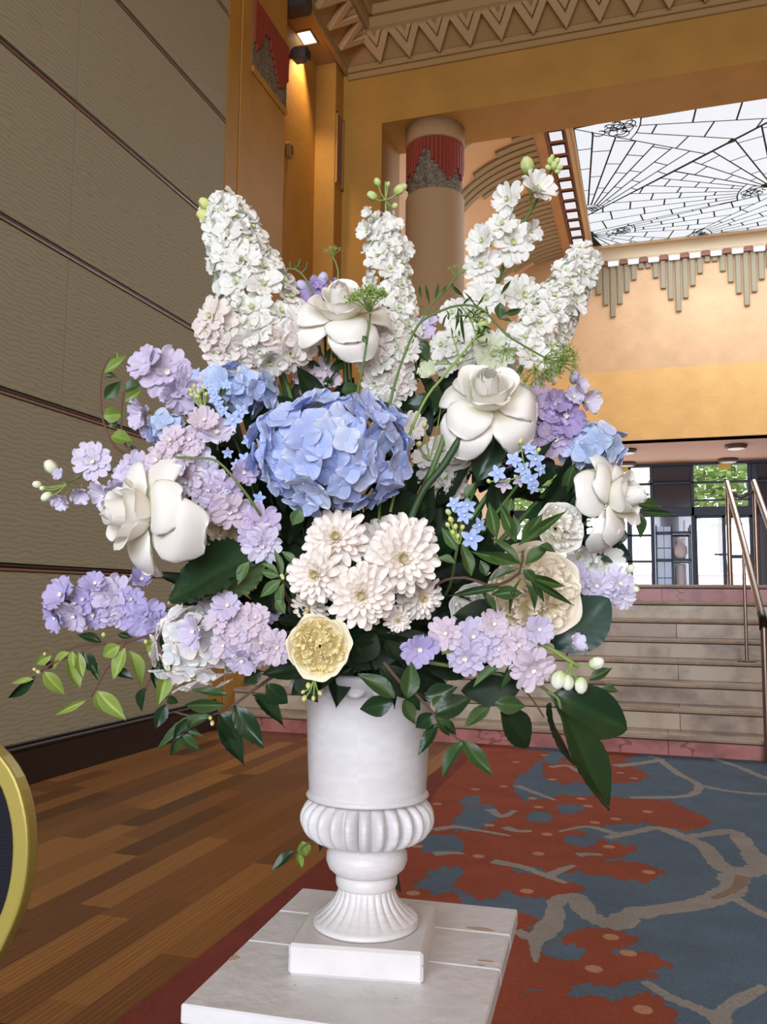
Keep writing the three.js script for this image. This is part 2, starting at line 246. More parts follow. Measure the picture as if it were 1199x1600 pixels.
// relief plaque: red ribs over rough stone
function ribLength(t) { return t < 0.12 ? lerp(0.62, 0.78, t / 0.12) : t < 0.36 ? lerp(0.72, 0.22, (t - 0.12) / 0.24) : t < 0.45 ? 0.3 : t < 0.78 ? lerp(0.42, 0.88, (t - 0.45) / 0.33) : lerp(0.85, 0.55, (t - 0.78) / 0.22); }
{
  const rp = tag(group('relief_plaque'), 'wall plaque of stepped red ribs hanging over rough grey stone', 'relief');
  mesh('stone_ground', bx(-3.6895, -3.67, 6.4, 7.1, -8.02, -7.2, 0.004), granite, rp);
  mesh('moulding', bx(-3.6895, -3.655, 7.1, 7.17, -8.03, -7.2, 0.01), shadedYellowPlaster, rp); mesh('moulding', bx(-3.6895, -3.66, 6.33, 6.4, -8.03, -7.2, 0.01), shadedYellowPlaster, rp);
  const n = 18;
  for (let i = 0; i < n; i++) { const L = 0.7 * clamp(ribLength((i + 0.5) / n) + 0.05 * (rnd() - 0.5), 0.1, 0.95), z = -7.2 - (i + 0.5) * 0.82 / n; mesh('rib', bx(-3.675, -3.645, 7.1 - L, 7.1, z - 0.0205, z + 0.0205, 0.008), redRib, rp); }
}
// ------------------------------------------------------------ beam wall with the wide opening onto the stair hall
struct(mesh('wall_front', merge([bx(-4.2, -3.156, 1.2, 7.15, -10.6, -9.8, 0.002), bx(-4.2, 6.5, 7.15, 8.9, -10.6, -9.8, 0.002), bx(5.6, 6.6, 1.2, 7.15, -10.6, -9.8, 0.01)]), shadedYellowPlaster));
{
  const col = struct(group('column', [-2.56, LY, -10.2]));
  const R = 0.375, top = 7.15 - LY, cb = 6.25 - LY;
  mesh('shaft', lathe([[R + 0.08, 0], [R + 0.08, 0.2], [R + 0.02, 0.26], [R, 0.3], [R, cb - 0.04], [R - 0.012, cb - 0.01], [R - 0.04, cb]], 64), tanPlaster, col);
  mesh('capital_stone', lathe([[R - 0.05, cb - 0.02], [R - 0.03, cb], [R - 0.03, 6.93 - LY]], 64), granite, col);
  mesh('ring', lathe([[R - 0.05, 6.9 - LY], [R, 6.915 - LY], [R + 0.004, 6.93 - LY], [R + 0.004, top], [0, top]], 64), tanPlaster, col);
  const n = 44;
  for (let i = 0; i < n; i++) {
    const a = i / n * Math.PI * 2, ph = ((a * 3 / (Math.PI * 2)) + 0.42) % 1, L = 0.66 * clamp(ribLength(ph) + 0.04 * (rnd() - 0.5), 0.12, 0.92);
    const b = mesh('rib', cbox(0.05, L, 0.034, 0.012, 0, -L / 2, 0), redRib, col); b.position.set(Math.sin(a) * (R - 0.018), 6.915 - LY, Math.cos(a) * (R - 0.018)); b.rotation.y = a;
  }
}
// ------------------------------------------------------------ front hall ceiling: soffit border, zigzag cornice, raised field
const ceiling = struct(group('ceiling'));
mesh('soffit', bx(-4.2, -3.62, 7.9, 8.1, -9.82, 9.6, 0.004), ceilingPaint, ceiling);
mesh('soffit_edge', merge([bx(-3.66, -3.6, 7.86, 8.0, -9.8, 9.6, 0.008), bx(-3.62, 6.5, 7.79, 7.87, -9.82, -9.76, 0.01), bx(-3.62, 6.5, 7.87, 7.95, -9.82, -9.73, 0.01)]), ceilingPaint, ceiling);
mesh('field', bx(-4.2, 6.5, 8.42, 8.6, -9.9, 9.6), std('#a27b4a', 0.8), ceiling);
mesh('field_rim', merge([bx(-3.62, -3.2, 8.16, 8.45, -9.8, 9.6, 0.01), bx(-3.6, 6.5, 8.16, 8.45, -9.82, -9.38, 0.01), bx(-3.2, -3.14, 8.3, 8.45, -9.38, 9.6, 0.01), bx(-3.2, 6.5, 8.3, 8.45, -9.38, -9.32, 0.01)]), ceilingPaint, ceiling);
{
  // sloping beds of the two runs, then one raised double chevron per tooth
  const p = 0.385;
  const chev = (w, h, a, t) => { const s = new THREE.Shape([[-w / 2, h], [0, 0], [w / 2, h], [w / 2 - a, h], [0, a * 2 * h / w], [-w / 2 + a, h]].map(([x, y]) => new THREE.Vector2(x, y))); return new THREE.ExtrudeGeometry(s, { depth: t, bevelEnabled: true, bevelSize: 0.006, bevelThickness: 0.008, bevelSegments: 1 }); };
  const tooth = merge([chev(p, 0.36, 0.085, 0.07), chev(p * 0.46, 0.165, 0.05, 0.04).translate(0, 0.2, 0)]);
  const tm = std('#b99d70', 0.75);
  const bed1 = mesh('zigzag_bed', cbox(10.1, 0.4, 0.03, 0.004), ceilingPaint, ceiling), bed2 = mesh('zigzag_bed', cbox(19.2, 0.4, 0.03, 0.004), ceilingPaint, ceiling);
  const f1 = new THREE.Matrix4().makeBasis(V(1, 0, 0), V(0, 0.53, 0.85), V(0, -0.85, 0.53)), f2 = new THREE.Matrix4().makeBasis(V(0, 0, -1), V(0.85, 0.53, 0), V(0.53, -0.85, 0));
  bed1.quaternion.setFromRotationMatrix(f1); bed1.position.set(1.45, 8.065, -9.575); bed2.quaternion.setFromRotationMatrix(f2); bed2.position.set(-3.43, 8.06, -0.1);
  for (let i = 0; i < 22; i++) { const m = mesh('chevron', tooth, tm, ceiling); m.quaternion.setFromRotationMatrix(f1); m.position.set(-3.145 + i * p, 7.945, -9.72); }
  for (let i = 0; i < 8; i++) { const m = mesh('chevron', tooth, tm, ceiling); m.quaternion.setFromRotationMatrix(f2); m.position.set(-3.57, 7.945, -9.3 + i * p); }
}
{
  const d = tag(group('downlight', [-3.858, 7.9, -8.983]), 'square recessed downlight, lit, in the soffit beside the zigzag cornice', 'downlight');
  mesh('frame', merge([bx(-0.11, -0.085, -0.012, 0.01, -0.15, 0.15), bx(0.085, 0.11, -0.012, 0.01, -0.15, 0.15), bx(-0.09, 0.09, -0.012, 0.01, 0.12, 0.15), bx(-0.09, 0.09, -0.012, 0.01, -0.15, -0.12)]), std('#8c7a66', 0.5), d);
  for (const s of [-1, 1]) mesh('lamp_face', cbox(0.16, 0.008, 0.1, 0.003, 0, -0.004, s * 0.056), new THREE.MeshStandardMaterial({ color: '#ffffff', emissive: '#fff3dc', emissiveIntensity: 3 }), d);
  const s = new THREE.SpotLight('#ffd7a2', 16, 0, 0.62, 0.5, 2); s.position.set(-3.84, 7.86, -8.98); s.target.position.set(-4.05, 5.2, -8.9); s.castShadow = true; s.shadow.radius = 3; scene.add(s, s.target);
}
{
  const sp = tag(group('wall_speaker', [-3.93, 7.43, -8.62]), 'grey loudspeaker on a bracket beside the relief plaque', 'speaker');
  mesh('cabinet', cbox(0.2, 0.16, 0.2, 0.05, 0.14, 0, 0), std('#55504a', 0.5), sp); mesh('bracket', bx(-0.03, 0.06, -0.02, 0.02, -0.02, 0.02), std('#33302c', 0.5), sp); mesh('grille', cbox(0.012, 0.11, 0.14, 0.004, 0.243, 0, 0), std('#2c2a28', 0.8), sp);
  const sb = tag(group('wall_switch_box', [-3.94, 6.31, -8.68]), 'small pale junction box on the yellow wall below the loudspeaker', 'junction box');
  mesh('box', cbox(0.06, 0.16, 0.1, 0.01, 0.02, 0, 0), std('#a98b5e', 0.6), sb); mesh('cover', cbox(0.01, 0.1, 0.06, 0.003, 0.054, 0.01, 0), std('#6d5a42', 0.6), sb);
  const pr = tag(group('stage_lamp', [-3.66, 7.745, -8.2]), 'dark spotlight housing hanging under the soffit above the plaque', 'spotlight');
  mesh('housing', cbox(0.3, 0.2, 0.26, 0.03), std('#38342f', 0.5), pr); mesh('yoke', bx(-0.02, 0.02, 0.08, 0.149, -0.1, 0.1), std('#201e1c', 0.5), pr);
}
// ------------------------------------------------------------ stair hall beyond the beam
const CX = -1.3, CY = 6.87, RX = 2.0, RY = 1.5;
struct(mesh('wall_hall_left', bx(-3.6, -3.3, 1.2, 6.9, -17.8, -10.5), std('#e6c498', 0.72, { bumpMap: plasterBump, bumpScale: 0.002 })));  // lightened to throw more light onto the cove
{
  const pts = []; for (let i = 0; i <= 24; i++) { const a = Math.PI / 2 * i / 24; pts.push([CX - RX * Math.cos(a), CY + RY * Math.sin(a)]); }
  const sh = new THREE.Shape([...pts, [CX, CY + RY + 0.2], [CX - RX - 0.25, CY + RY + 0.2], [CX - RX - 0.25, CY]].map(([x, y]) => new THREE.Vector2(x, y)));
  const g = new THREE.ExtrudeGeometry(sh, { depth: 7.3, bevelEnabled: false, curveSegments: 4 }); g.translate(0, 0, -17.8);
  const cove = struct(group('ceiling_cove')); mesh('lit_cove_plaster', g, std('#efcfa4', 0.75, { bumpMap: plasterBump, bumpScale: 0.002 }), cove);  // paler than the far wall: light on the cove put into its colour
  const len = [1.95, 1.5, 1.08, 0.68, 0.34, 0.34, 0.68, 1.08, 1.5];
  for (let k = 0; k < 36; k++) {
    const z = -10.75 - k * 0.192; if (z < -17.5) break;
    const L = len[((k - 14) % 9 + 9) % 9], s = [];
    let acc = 0, a = Math.PI / 2; const out = [], inn = [];
    a -= 0.17;
    while (acc < L && a > 0.05) { out.push([CX - 0.27 * 0 - RX * Math.cos(a), CY + RY * Math.sin(a)]); inn.push([CX - (RX - 0.045) * Math.cos(a), CY + (RY - 0.045) * Math.sin(a)]); const da = 0.04; acc += Math.hypot(RX * Math.sin(a), RY * Math.cos(a)) * da; a -= da; }
    const b = new THREE.ExtrudeGeometry(new THREE.Shape([...out, ...inn.reverse()].map(([x, y]) => new THREE.Vector2(x, y))), { depth: 0.135, bevelEnabled: false });
    b.translate(0, 0, z - 0.068); mesh('bar', b, litCoveBar, cove);
  }
}
const wallFar = struct(group('wall_far'));
mesh('plaster_field', bx(-3.6, 6.5, 5.772, 8.6, -18.0, -17.6), peachPlaster, wallFar);
mesh('plaster_band', bx(-3.6, 6.5, 4.34, 5.77, -18.0, -17.585), std('#e3b369', 0.62, { bumpMap: plasterBump, bumpScale: 0.002, map: plasterTone }), wallFar);
mesh('cream_edge', bx(-1.4, 6.5, 8.08, 8.4, -17.62, -17.52, 0.02), creamPlaster, wallFar);
{
  const len = [1.1, 0.84, 0.6, 0.36, 0.14, 0.14, 0.36, 0.6, 0.84];
  for (let k = 0; k < 44; k++) { const x = -1.1 + (k - 4) * 0.1405 + 0.31, L = len[((k - 5) % 9 + 9) % 9]; mesh('bar', bx(x - 0.052, x + 0.052, 8.0 - L, 8.0, -17.6, -17.545, 0.012), bronzeBar, wallFar); }
  mesh('dentil_rail', bx(-1.4, 6.5, 7.98, 8.08, -17.6, -17.5, 0.006), mauveBrown, wallFar);
  for (let k = 0; k < 20; k++) { const x = -1.02 + k * 0.393; mesh('dentil_light', bx(x - 0.105, x + 0.105, 7.95, 8.045, -17.52, -17.47, 0.008), dentGlass, wallFar); mesh('dentil_ledge', bx(x - 0.125, x + 0.125, 8.045, 8.062, -17.52, -17.455, 0.004), creamPlaster, wallFar); }
}
// ceiling plate round the skylight, with its row of little lit windows
const hallCeil = struct(group('ceiling_hall'));
mesh('plate', merge([bx(-1.64, -1.45, 8.335, 8.5, -17.8, -10.5, 0.005)]), peachPlaster, hallCeil);
mesh('lantern_rail', bx(-1.46, -1.13, 8.32, 8.5, -17.7, -10.5, 0.005), mauveBrown, hallCeil);
for (let k = 0; k < 15; k++) { const z = -11.98 - k * 0.41; if (z < -17.5) break; mesh('lantern_frame', bx(-1.405, -1.165, 8.305, 8.325, z - 0.15, z + 0.15, 0.006), leadCame, hallCeil); mesh('lantern_pane', bx(-1.38, -1.19, 8.296, 8.31, z - 0.125, z + 0.125, 0.004), dentGlass, hallCeil); }
mesh('skylight_frame', merge([bx(-1.13, -1.07, 8.3, 8.5, -17.6, -10.5, 0.01), bx(-1.07, -1.02, 8.34, 8.5, -17.55, -10.5, 0.008), bx(-1.1, 6.5, 8.34, 8.5, -17.6, -17.46, 0.008)]), creamPlaster, hallCeil);
struct(mesh('roof_slab', bx(-3.6, 6.6, 8.52, 8.7, -18, -9.9), std('#777777', 0.9)));
// ------------------------------------------------------------ leaded skylight: fans of panes around scrolled clasps
{
  const sk = struct(group('window_1')); sk.position.y = 8.40;
  mesh('came_plate', bx(-1.04, 6.5, 0, 0.02, -17.5, -10.6), leadCame, sk);
  const clip = (poly, half) => { const out = []; poly.forEach((a, i) => { const b = poly[(i + 1) % poly.length], da = half(a), db = half(b); if (da >= 0) out.push(a); if (da * db < 0) { const t = da / (da - db); out.push([lerp(a[0], b[0], t), lerp(a[1], b[1], t)]); } }); return out; };
  const area = (p) => p.reduce((s, a, i) => { const b = p[(i + 1) % p.length]; return s + a[0] * b[1] - b[0] * a[1]; }, 0) / 2;
  const inset = (p, d) => { if (area(p) < 0) p = p.slice().reverse(); let q = p; p.forEach((a, i) => { const b = p[(i + 1) % p.length], L = Math.hypot(b[0] - a[0], b[1] - a[1]); if (L < 1e-5) return; const nx = -(b[1] - a[1]) / L, ny = (b[0] - a[0]) / L; q = clip(q, (v) => (v[0] - a[0]) * nx + (v[1] - a[1]) * ny - d); }); return q; };
  const pane = (poly, d = 0.0145) => {
    const q = inset(poly, d); if (q.length < 3 || Math.abs(area(q)) < 0.004) return;
    const c = q.reduce((s, a) => [s[0] + a[0] / q.length, s[1] + a[1] / q.length], [0, 0]);
    const g = new THREE.ExtrudeGeometry(new THREE.Shape(q.map(([x, z]) => new THREE.Vector2(x - c[0], -(z - c[1])))), { depth: 0.003, bevelEnabled: false }); g.rotateX(-Math.PI / 2);
    const m = mesh('pane', g, skyGlass, sk); m.position.set(c[0], -0.0035, c[1]);
  };
  const inPoly = (poly) => { if (area(poly) < 0) poly = poly.slice().reverse(); return (q) => { let r = q; poly.forEach((a, i) => { const b = poly[(i + 1) % poly.length]; r = clip(r, (v) => -(v[0] - a[0]) * (b[1] - a[1]) + (v[1] - a[1]) * (b[0] - a[0])); }); return r; }; };
  const fan = (region, apex, dirs, r0, step) => {               // rays from the apex, brick-like bands between them
    const cutr = inPoly(region), pol = (a, r) => [apex[0] + Math.cos(a) * r, apex[1] + Math.sin(a) * r];
    for (let i = 0; i + 1 < dirs.length; i++) {
      let r = r0 - (i % 2 ? step * 0.5 : 0), n = 0;
      while (r < 7 && n++ < 20) { const ra = Math.max(r, r0), rb = r + step * (1 + 0.18 * ((i * 7 + n * 3) % 5 - 2) / 2); if (rb > ra + 0.02) { const q = cutr([pol(dirs[i], ra), pol(dirs[i], rb), pol(dirs[i + 1], rb), pol(dirs[i + 1], ra)]); if (q.length > 2) pane(q); } r = rb; }
    }
  };
  const scroll = (apex, a0, a1, r, nn) => {                     // clasp: white glass with curled leads
    const q = [apex]; for (let i = 0; i <= 8; i++) { const a = lerp(a0, a1, i / 8), k = r; q.push([apex[0] + Math.cos(a) * k, apex[1] + Math.sin(a) * k]); }
    pane(q, 0.012);
    for (let i = 0; i < nn; i++) {
      const a = lerp(a0, a1, 0.12 + 0.76 * ((i * 0.618) % 1)), k = r * (0.34 + 0.52 * Math.sqrt((i + 0.5) / nn)), cx = apex[0] + Math.cos(a) * k, cz = apex[1] + Math.sin(a) * k, R = r * 0.13, t0 = rr(0, 6), pts = [];
      for (let j = 0; j <= 12; j++) { const t = t0 + j * 0.46, s = R * (1 - 0.055 * j); pts.push([cx + Math.cos(t) * s, -0.006, cz + Math.sin(t) * s]); }
      mesh('lead_curl', tube(pts, 0.009, 16, 4), leadCame, sk);
    }
  };
  const ang = (a, b) => Math.atan2(b[1] - a[1], b[0] - a[0]), seq = (a, b, n) => Array.from({ length: n + 1 }, (_, i) => lerp(a, b, i / n));
  const TL = [-1.02, -12.84], MID = [0.972, -14.203], D1 = [-1.035, -15.973], D1e = [5.1, -10.6], S2 = [-1.02, -12.84], S1 = [-1.03, -15.95], M3 = [0.509, -14.656], K = [2.35, -15.906], D2a = [0.66, -17.6], DR = [6.5, -11.74], S4 = [-1.03, -16.85];
  // one diagonal runs from the left edge up to the right; the clasps sit where the fans spring
  fan([S2, [-1.02, -10.6], D1e, MID], S2, seq(-0.605, 1.5, 10), 1.0, 0.78); scroll(S2, -0.6, 0.12, 1.0, 13);
  fan([TL, MID, D1], S1, seq(0.7, 1.6, 7), 0.42, 0.72); scroll(S1, 0.73, 1.55, 0.42, 8);
  fan([M3, D1e, [6.5, -10.6], DR, K], [2.2, -15.8], seq(0.79, 2.56, 9), 0.3, 0.62);
  fan([D1, M3, K, S4], K, seq(2.55, 3.5, 8), 0.75, 0.6); scroll(K, 2.55, 3.4, 0.75, 10);
  fan([S4, K, D2a, [-1.03, -17.5]], S4, seq(-0.16, 0.29, 4), 0.85, 0.5); fan([S4, K, D2a, [-1.03, -17.5]], S4, seq(-1.3, -0.16, 5), 0.05, 0.5); scroll(S4, -0.16, 0.26, 0.85, 9);
  fan([D2a, DR, [6.5, -17.5]], D2a, seq(0.05, 0.79, 6), 0.62, 0.6); scroll(D2a, 0.1, 0.72, 0.62, 8);
}
// ------------------------------------------------------------ the rest of the room shell
struct(mesh('wall_right', bx(6.4, 6.7, -0.1, 8.7, -21.2, 9.8), shadedYellowPlaster));
struct(mesh('wall_back', bx(-4.2, 6.7, -0.1, 8.7, 9.5, 9.8), creamPlaster));
struct(mesh('wall_lobby_left', bx(-3.6, -3.3, 1.2, 4.5, -21.2, -17.8), tanPlaster));
struct(mesh('ceiling_lobby', bx(-3.6, 6.5, 4.34, 4.55, -21.2, -17.62), std('#b58f78', 0.8)));
for (const x of [3.4, -1.4]) {  // windows added out of view, glowing to light the bouquet from the front
  const w = struct(group(x > 0 ? 'added_window_2' : 'added_window_3', [x, 3.6, 9.48]));
  w.scale.set(1.27, 1.39, 1);
  mesh('added_window_frame', merge([bx(-1.6, -1.5, -1.9, 1.9, -0.08, 0.02), bx(1.5, 1.6, -1.9, 1.9, -0.08, 0.02), bx(-1.6, 1.6, 1.8, 1.9, -0.08, 0.02), bx(-1.6, 1.6, -1.9, -1.8, -0.08, 0.02), bx(-0.03, 0.03, -1.8, 1.8, -0.08, 0.02), bx(-1.5, 1.5, 0.4, 0.46, -0.08, 0.02)]), creamPlaster, w);
  mesh('added_window_pane', bx(-1.5, 1.5, -1.8, 1.8, -0.01, 0.0), new THREE.MeshStandardMaterial({ color: '#dddddd', roughness: 0.1, emissive: '#fffaf2', emissiveIntensity: 1.2 }), w);
}
// ------------------------------------------------------------ glazed entrance at the end of the lobby
{
  const DZ = -20.9, B = LY, top = 4.28;
  const e = struct(group('door_1', [0, 0, DZ]));
  const bar = (x0, x1, y0, y1, d = 0.06) => mesh('door_frame', bx(x0, x1, y0, y1, -d, d, 0.008), darkFrame, e);
  for (const [x0, x1] of [[-3.3, -3.2], [-1.55, -1.47], [-0.54, -0.43], [-0.01, 0.07], [0.893, 0.965], [2.2, 2.332], [3.2, 3.28], [4.2, 4.28], [5.2, 5.28], [6.3, 6.4]]) bar(x0, x1, B, top);
  bar(-3.3, 6.4, top, 4.34, 0.1); bar(-3.3, 6.4, 3.85, 3.9); bar(0.965, 2.2, 3.44, 3.48); bar(-3.3, 6.4, 3.1, 3.31); bar(-1.47, -0.01, 2.64, 2.69); bar(-1.47, -0.01, 2.03, 2.08); bar(-3.3, 6.4, B - 0.02, B + 0.06);
  const pane = (x0, x1, y0, y1, m = clearGlass, n = 'pane') => mesh(n, bx(x0, x1, y0, y1, -0.008, 0.008, 0.002), m, e);
  for (const [x0, x1] of [[-3.2, -1.55], [-1.47, -0.54], [-0.43, -0.01], [0.965, 2.12]]) { pane(x0, x1, 3.9, top); pane(x0, x1, 3.31, 3.85); }
  mesh('side_panel', bx(2.115, 2.2, 3.1, top, -0.02, 0.02), darkFrame, e);
  for (const [x0, x1] of [[-3.2, -1.55], [-1.47, -0.54], [-0.43, -0.01]]) pane(x0, x1, B, 3.1);
  for (const [x0, x1, y0, y1] of [[0.07, 0.893, 3.9, top], [0.07, 0.893, 3.31, 3.85], [0.07, 0.893, B, 3.1], [2.332, 3.2, B, top], [3.28, 4.2, B, top], [4.28, 5.2, B, top], [5.28, 6.3, B, top]]) pane(x0, x1, y0, y1, smokedPane, 'dark_pane');
  mesh('pull_handle', bx(0.715, 0.745, 1.55, 3.0, 0.03, 0.06, 0.01), steel, e);
  // pair of swing doors: left leaf, right leaf
  const leaf = (x0, x1) => { for (const q of [[x0, x0 + 0.045, B, 3.1], [x1 - 0.075, x1, B, 3.1], [x0, x1, 3.05, 3.1], [x0, x1, B, B + 0.12]]) mesh('leaf_frame', bx(q[0], q[1], q[2], q[3], -0.03, 0.03, 0.006), darkFrame, e); pane(x0 + 0.045, x1 - 0.075, B + 0.12, 3.05); };
  leaf(0.965, 1.625); leaf(1.70, 2.2); mesh('leaf_rail', bx(1.7, 2.2, 2.12, 2.2, -0.035, 0.035), darkFrame, e);
  mesh('door_handle', bx(1.36, 1.72, 2.19, 2.23, 0.03, 0.08, 0.012), std('#39362f', 0.4), e);
}
{
  // inside the dark side bay: a cabinet whose pale blue boxes paint the reflections in its glass, and a vase
  const c = tag(group('display_case', [0.33, LY, -20.55]), 'dark glazed display case with painted pale blue reflections beside the entrance doors', 'display case');
  mesh('case_frame', merge([bx(-0.24, -0.21, 0, 1.55, -0.15, 0.15), bx(0.1, 0.13, 0, 1.55, -0.15, 0.15), bx(0.5, 0.53, 0, 1.55, -0.15, 0.15), bx(-0.24, 0.53, 1.34, 1.4, -0.15, 0.15), bx(-0.24, 0.53, 0.72, 0.78, -0.15, 0.15), bx(-0.24, 0.53, 0, 0.06, -0.15, 0.15)]), darkFrame, c);
  const reflectionPane = std('#a9c6ee', 0.15); for (const [y0, y1] of [[0.06, 0.34], [0.36, 0.72], [0.78, 1.02], [1.04, 1.34], [1.4, 1.52]]) for (const k of [0, 1]) mesh('pane_reflection', bx(-0.21 + k * 0.16, -0.06 + k * 0.155, y0, y1, 0.0, 0.02, 0.004), reflectionPane, c);
  const v = tag(mesh('pale_vase', lathe([[0, 0], [0.09, 0.01], [0.15, 0.12], [0.15, 0.26], [0.07, 0.34], [0.06, 0.42], [0.085, 0.46], [0.07, 0.46], [0.05, 0.4]], 20), std('#cdd3de', 0.4)), 'pale rounded vase on the middle shelf of the dark display case', 'vase'); v.position.set(0.62, LY + 0.783, -20.5);
  const w = tag(mesh('pale_canister', lathe([[0, 0], [0.1, 0.005], [0.11, 0.05], [0.1, 0.55], [0.08, 0.6], [0, 0.61]], 20), std('#b9c0cc', 0.4)), 'tall pale canister on the bottom shelf of the dark display case', 'canister'); w.position.set(0.63, LY + 0.063, -20.5);
}
for (const [x, z, l] of [[1.693, -18.635, 'round unlit ceiling lamp of the lobby, right pair, the one farther from the doors'], [1.683, -20.455, 'round unlit ceiling lamp of the lobby, right pair, the one close to the doors'], [-0.47, -18.658, 'round unlit ceiling lamp above the blue hydrangea, farther from the doors'], [-0.52, -20.458, 'round unlit ceiling lamp above the blue hydrangea, close to the doors']]) {
  const c = tag(group('ceiling_lamp', [x, 4.34, z]), l, 'ceiling lamp');
  mesh('housing', lathe([[0, 0.01], [0.21, 0.01], [0.22, -0.02], [0.21, -0.06], [0.17, -0.085]], 32), std('#4e4138', 0.5), c); mesh('diffuser', lathe([[0.17, -0.083], [0.1, -0.098], [0, -0.1]], 32), std('#d8cfc4', 0.4), c);
}
for (const [x, l] of [[1.62, 'small yellow hanging sign box in front of the transom over the swing doors'], [-0.617, 'small yellow hanging sign box in front of the left transom, by the white rose']]) {
  const s = tag(group('sign_box', [x, 4.2, -20.6]), l, 'sign');
  mesh('box', cbox(0.26, 0.12, 0.1, 0.01), std('#d9b94e', 0.5), s); mesh('hanger', bx(-0.01, 0.01, 0.05, 0.14, -0.01, 0.01), darkFrame, s);
}
// what lies outside: forecourt, a low wall, trees
struct(mesh('ground_outside', bx(-40, 40, LY - 0.35, LY - 0.15, -70, -21.2), std('#b9b4aa', 0.9)));
tag(mesh('garden_wall', merge([bx(-14, 3.2, LY - 0.2, LY + 0.75, -33.4, -33, 0.03), bx(-14, 3.2, LY + 0.75, LY + 0.85, -33.5, -32.9, 0.03)]), std('#c9857c', 0.8)), 'low pink garden wall across the forecourt, seen through the left glass doors', 'wall');
{
  const leafM = new THREE.MeshStandardMaterial({ color: '#8fae62', roughness: 0.9, side: THREE.DoubleSide }), trunkM = std('#6a5a48', 0.9);
  for (const [x, z, h, l] of [[-4.5, -38, 7.5, 'broad green tree outside, seen through the left transom'], [3.2, -44, 8.5, 'broad green tree outside, seen through the transom over the swing doors'], [11.5, -40, 8.2, 'green tree outside, hidden mostly behind the dark glazing at the right']]) {
    const t = tag(group('tree', [x, LY - 0.2, z]), l, 'tree');
    mesh('trunk', tube([[0, 0, 0], [0.1, 1.4, 0], [0, 2.8, 0.1], [0.1, h * 0.6, 0]], 0.22, 8, 7, 0.1), trunkM, t);
    const ps = [], blob = [];
    for (let i = 0; i < 2600; i++) { const u = rr(-1, 1), a = rr(0, 6.283), r = Math.cbrt(rnd()) * 2.6, q = Math.sqrt(1 - u * u); const g = new THREE.PlaneGeometry(0.26, 0.17); g.rotateX(rr(0, 3)); g.rotateY(rr(0, 6)); g.translate(q * Math.cos(a) * r * 1.25, h * 0.68 + u * r * 0.85, q * Math.sin(a) * r); blob.push(g); }
    stuff(mesh('foliage', merge(blob), leafM, t));
  }
}
// ------------------------------------------------------------ central handrails on the stairs
{
  const mk = (x, l) => {
    const r = tag(group('handrail'), l, 'handrail'), y = (z) => 1.054 + (-6.9 - z) * 0.583, up = [x - 0.02, y(-9.1), -9.1], lo = [x + 0.015, y(-6.9), -6.9];
    mesh('rail', tube([up, [x, y(-8.2), -8.2], lo], 0.028, 24, 12), steel, r);
    mesh('joint_collar', tube([[x + 0.015, y(-6.9) + 0.015, -6.93], [x + 0.015, y(-6.9) - 0.03, -6.84], [x + 0.014, y(-6.9) - 0.1, -6.8]], 0.03, 10, 12), std('#2c2624', 0.4, { metalness: 0.6 }), r);
    mesh('post', tube([[x + 0.014, y(-6.9) - 0.08, -6.8], [x + 0.014, 0.5, -6.8], [x + 0.014, 0.01, -6.8]], 0.024, 6, 12), steel, r);
    const p1 = mesh('post', tube([[x - 0.005, y(-7.87) - 0.02, -7.87], [x - 0.005, 1, -7.87], [x - 0.005, 0.66, -7.87]], 0.014, 6, 10), steel, r);
    mesh('foot_plate', lathe([[0, 0.66], [0.075, 0.66], [0.072, 0.652], [0, 0.652]], 20).translate(x - 0.005, -0.0, -7.87), steel, r);
    mesh('post', tube([[x - 0.018, y(-9.08) - 0.02, -9.08], [x - 0.018, 1.8, -9.08], [x - 0.018, LY, -9.08]], 0.022, 6, 10), steel, r);
    return r;
  };
  const r1 = mk(0.752, 'steel handrail up the stairs, the left one of the pair, nearer the bouquet'); mk(1.0, 'steel handrail up the stairs, the right one of the pair, at the photo edge');
  mesh('cross_bar', tube([[0.735, 2.25, -9.08], [0.85, 2.19, -9.1], [0.955, 2.235, -9.08]], 0.02, 12, 10), std('#5b5350', 0.35, { metalness: 0.7 }), r1);
}
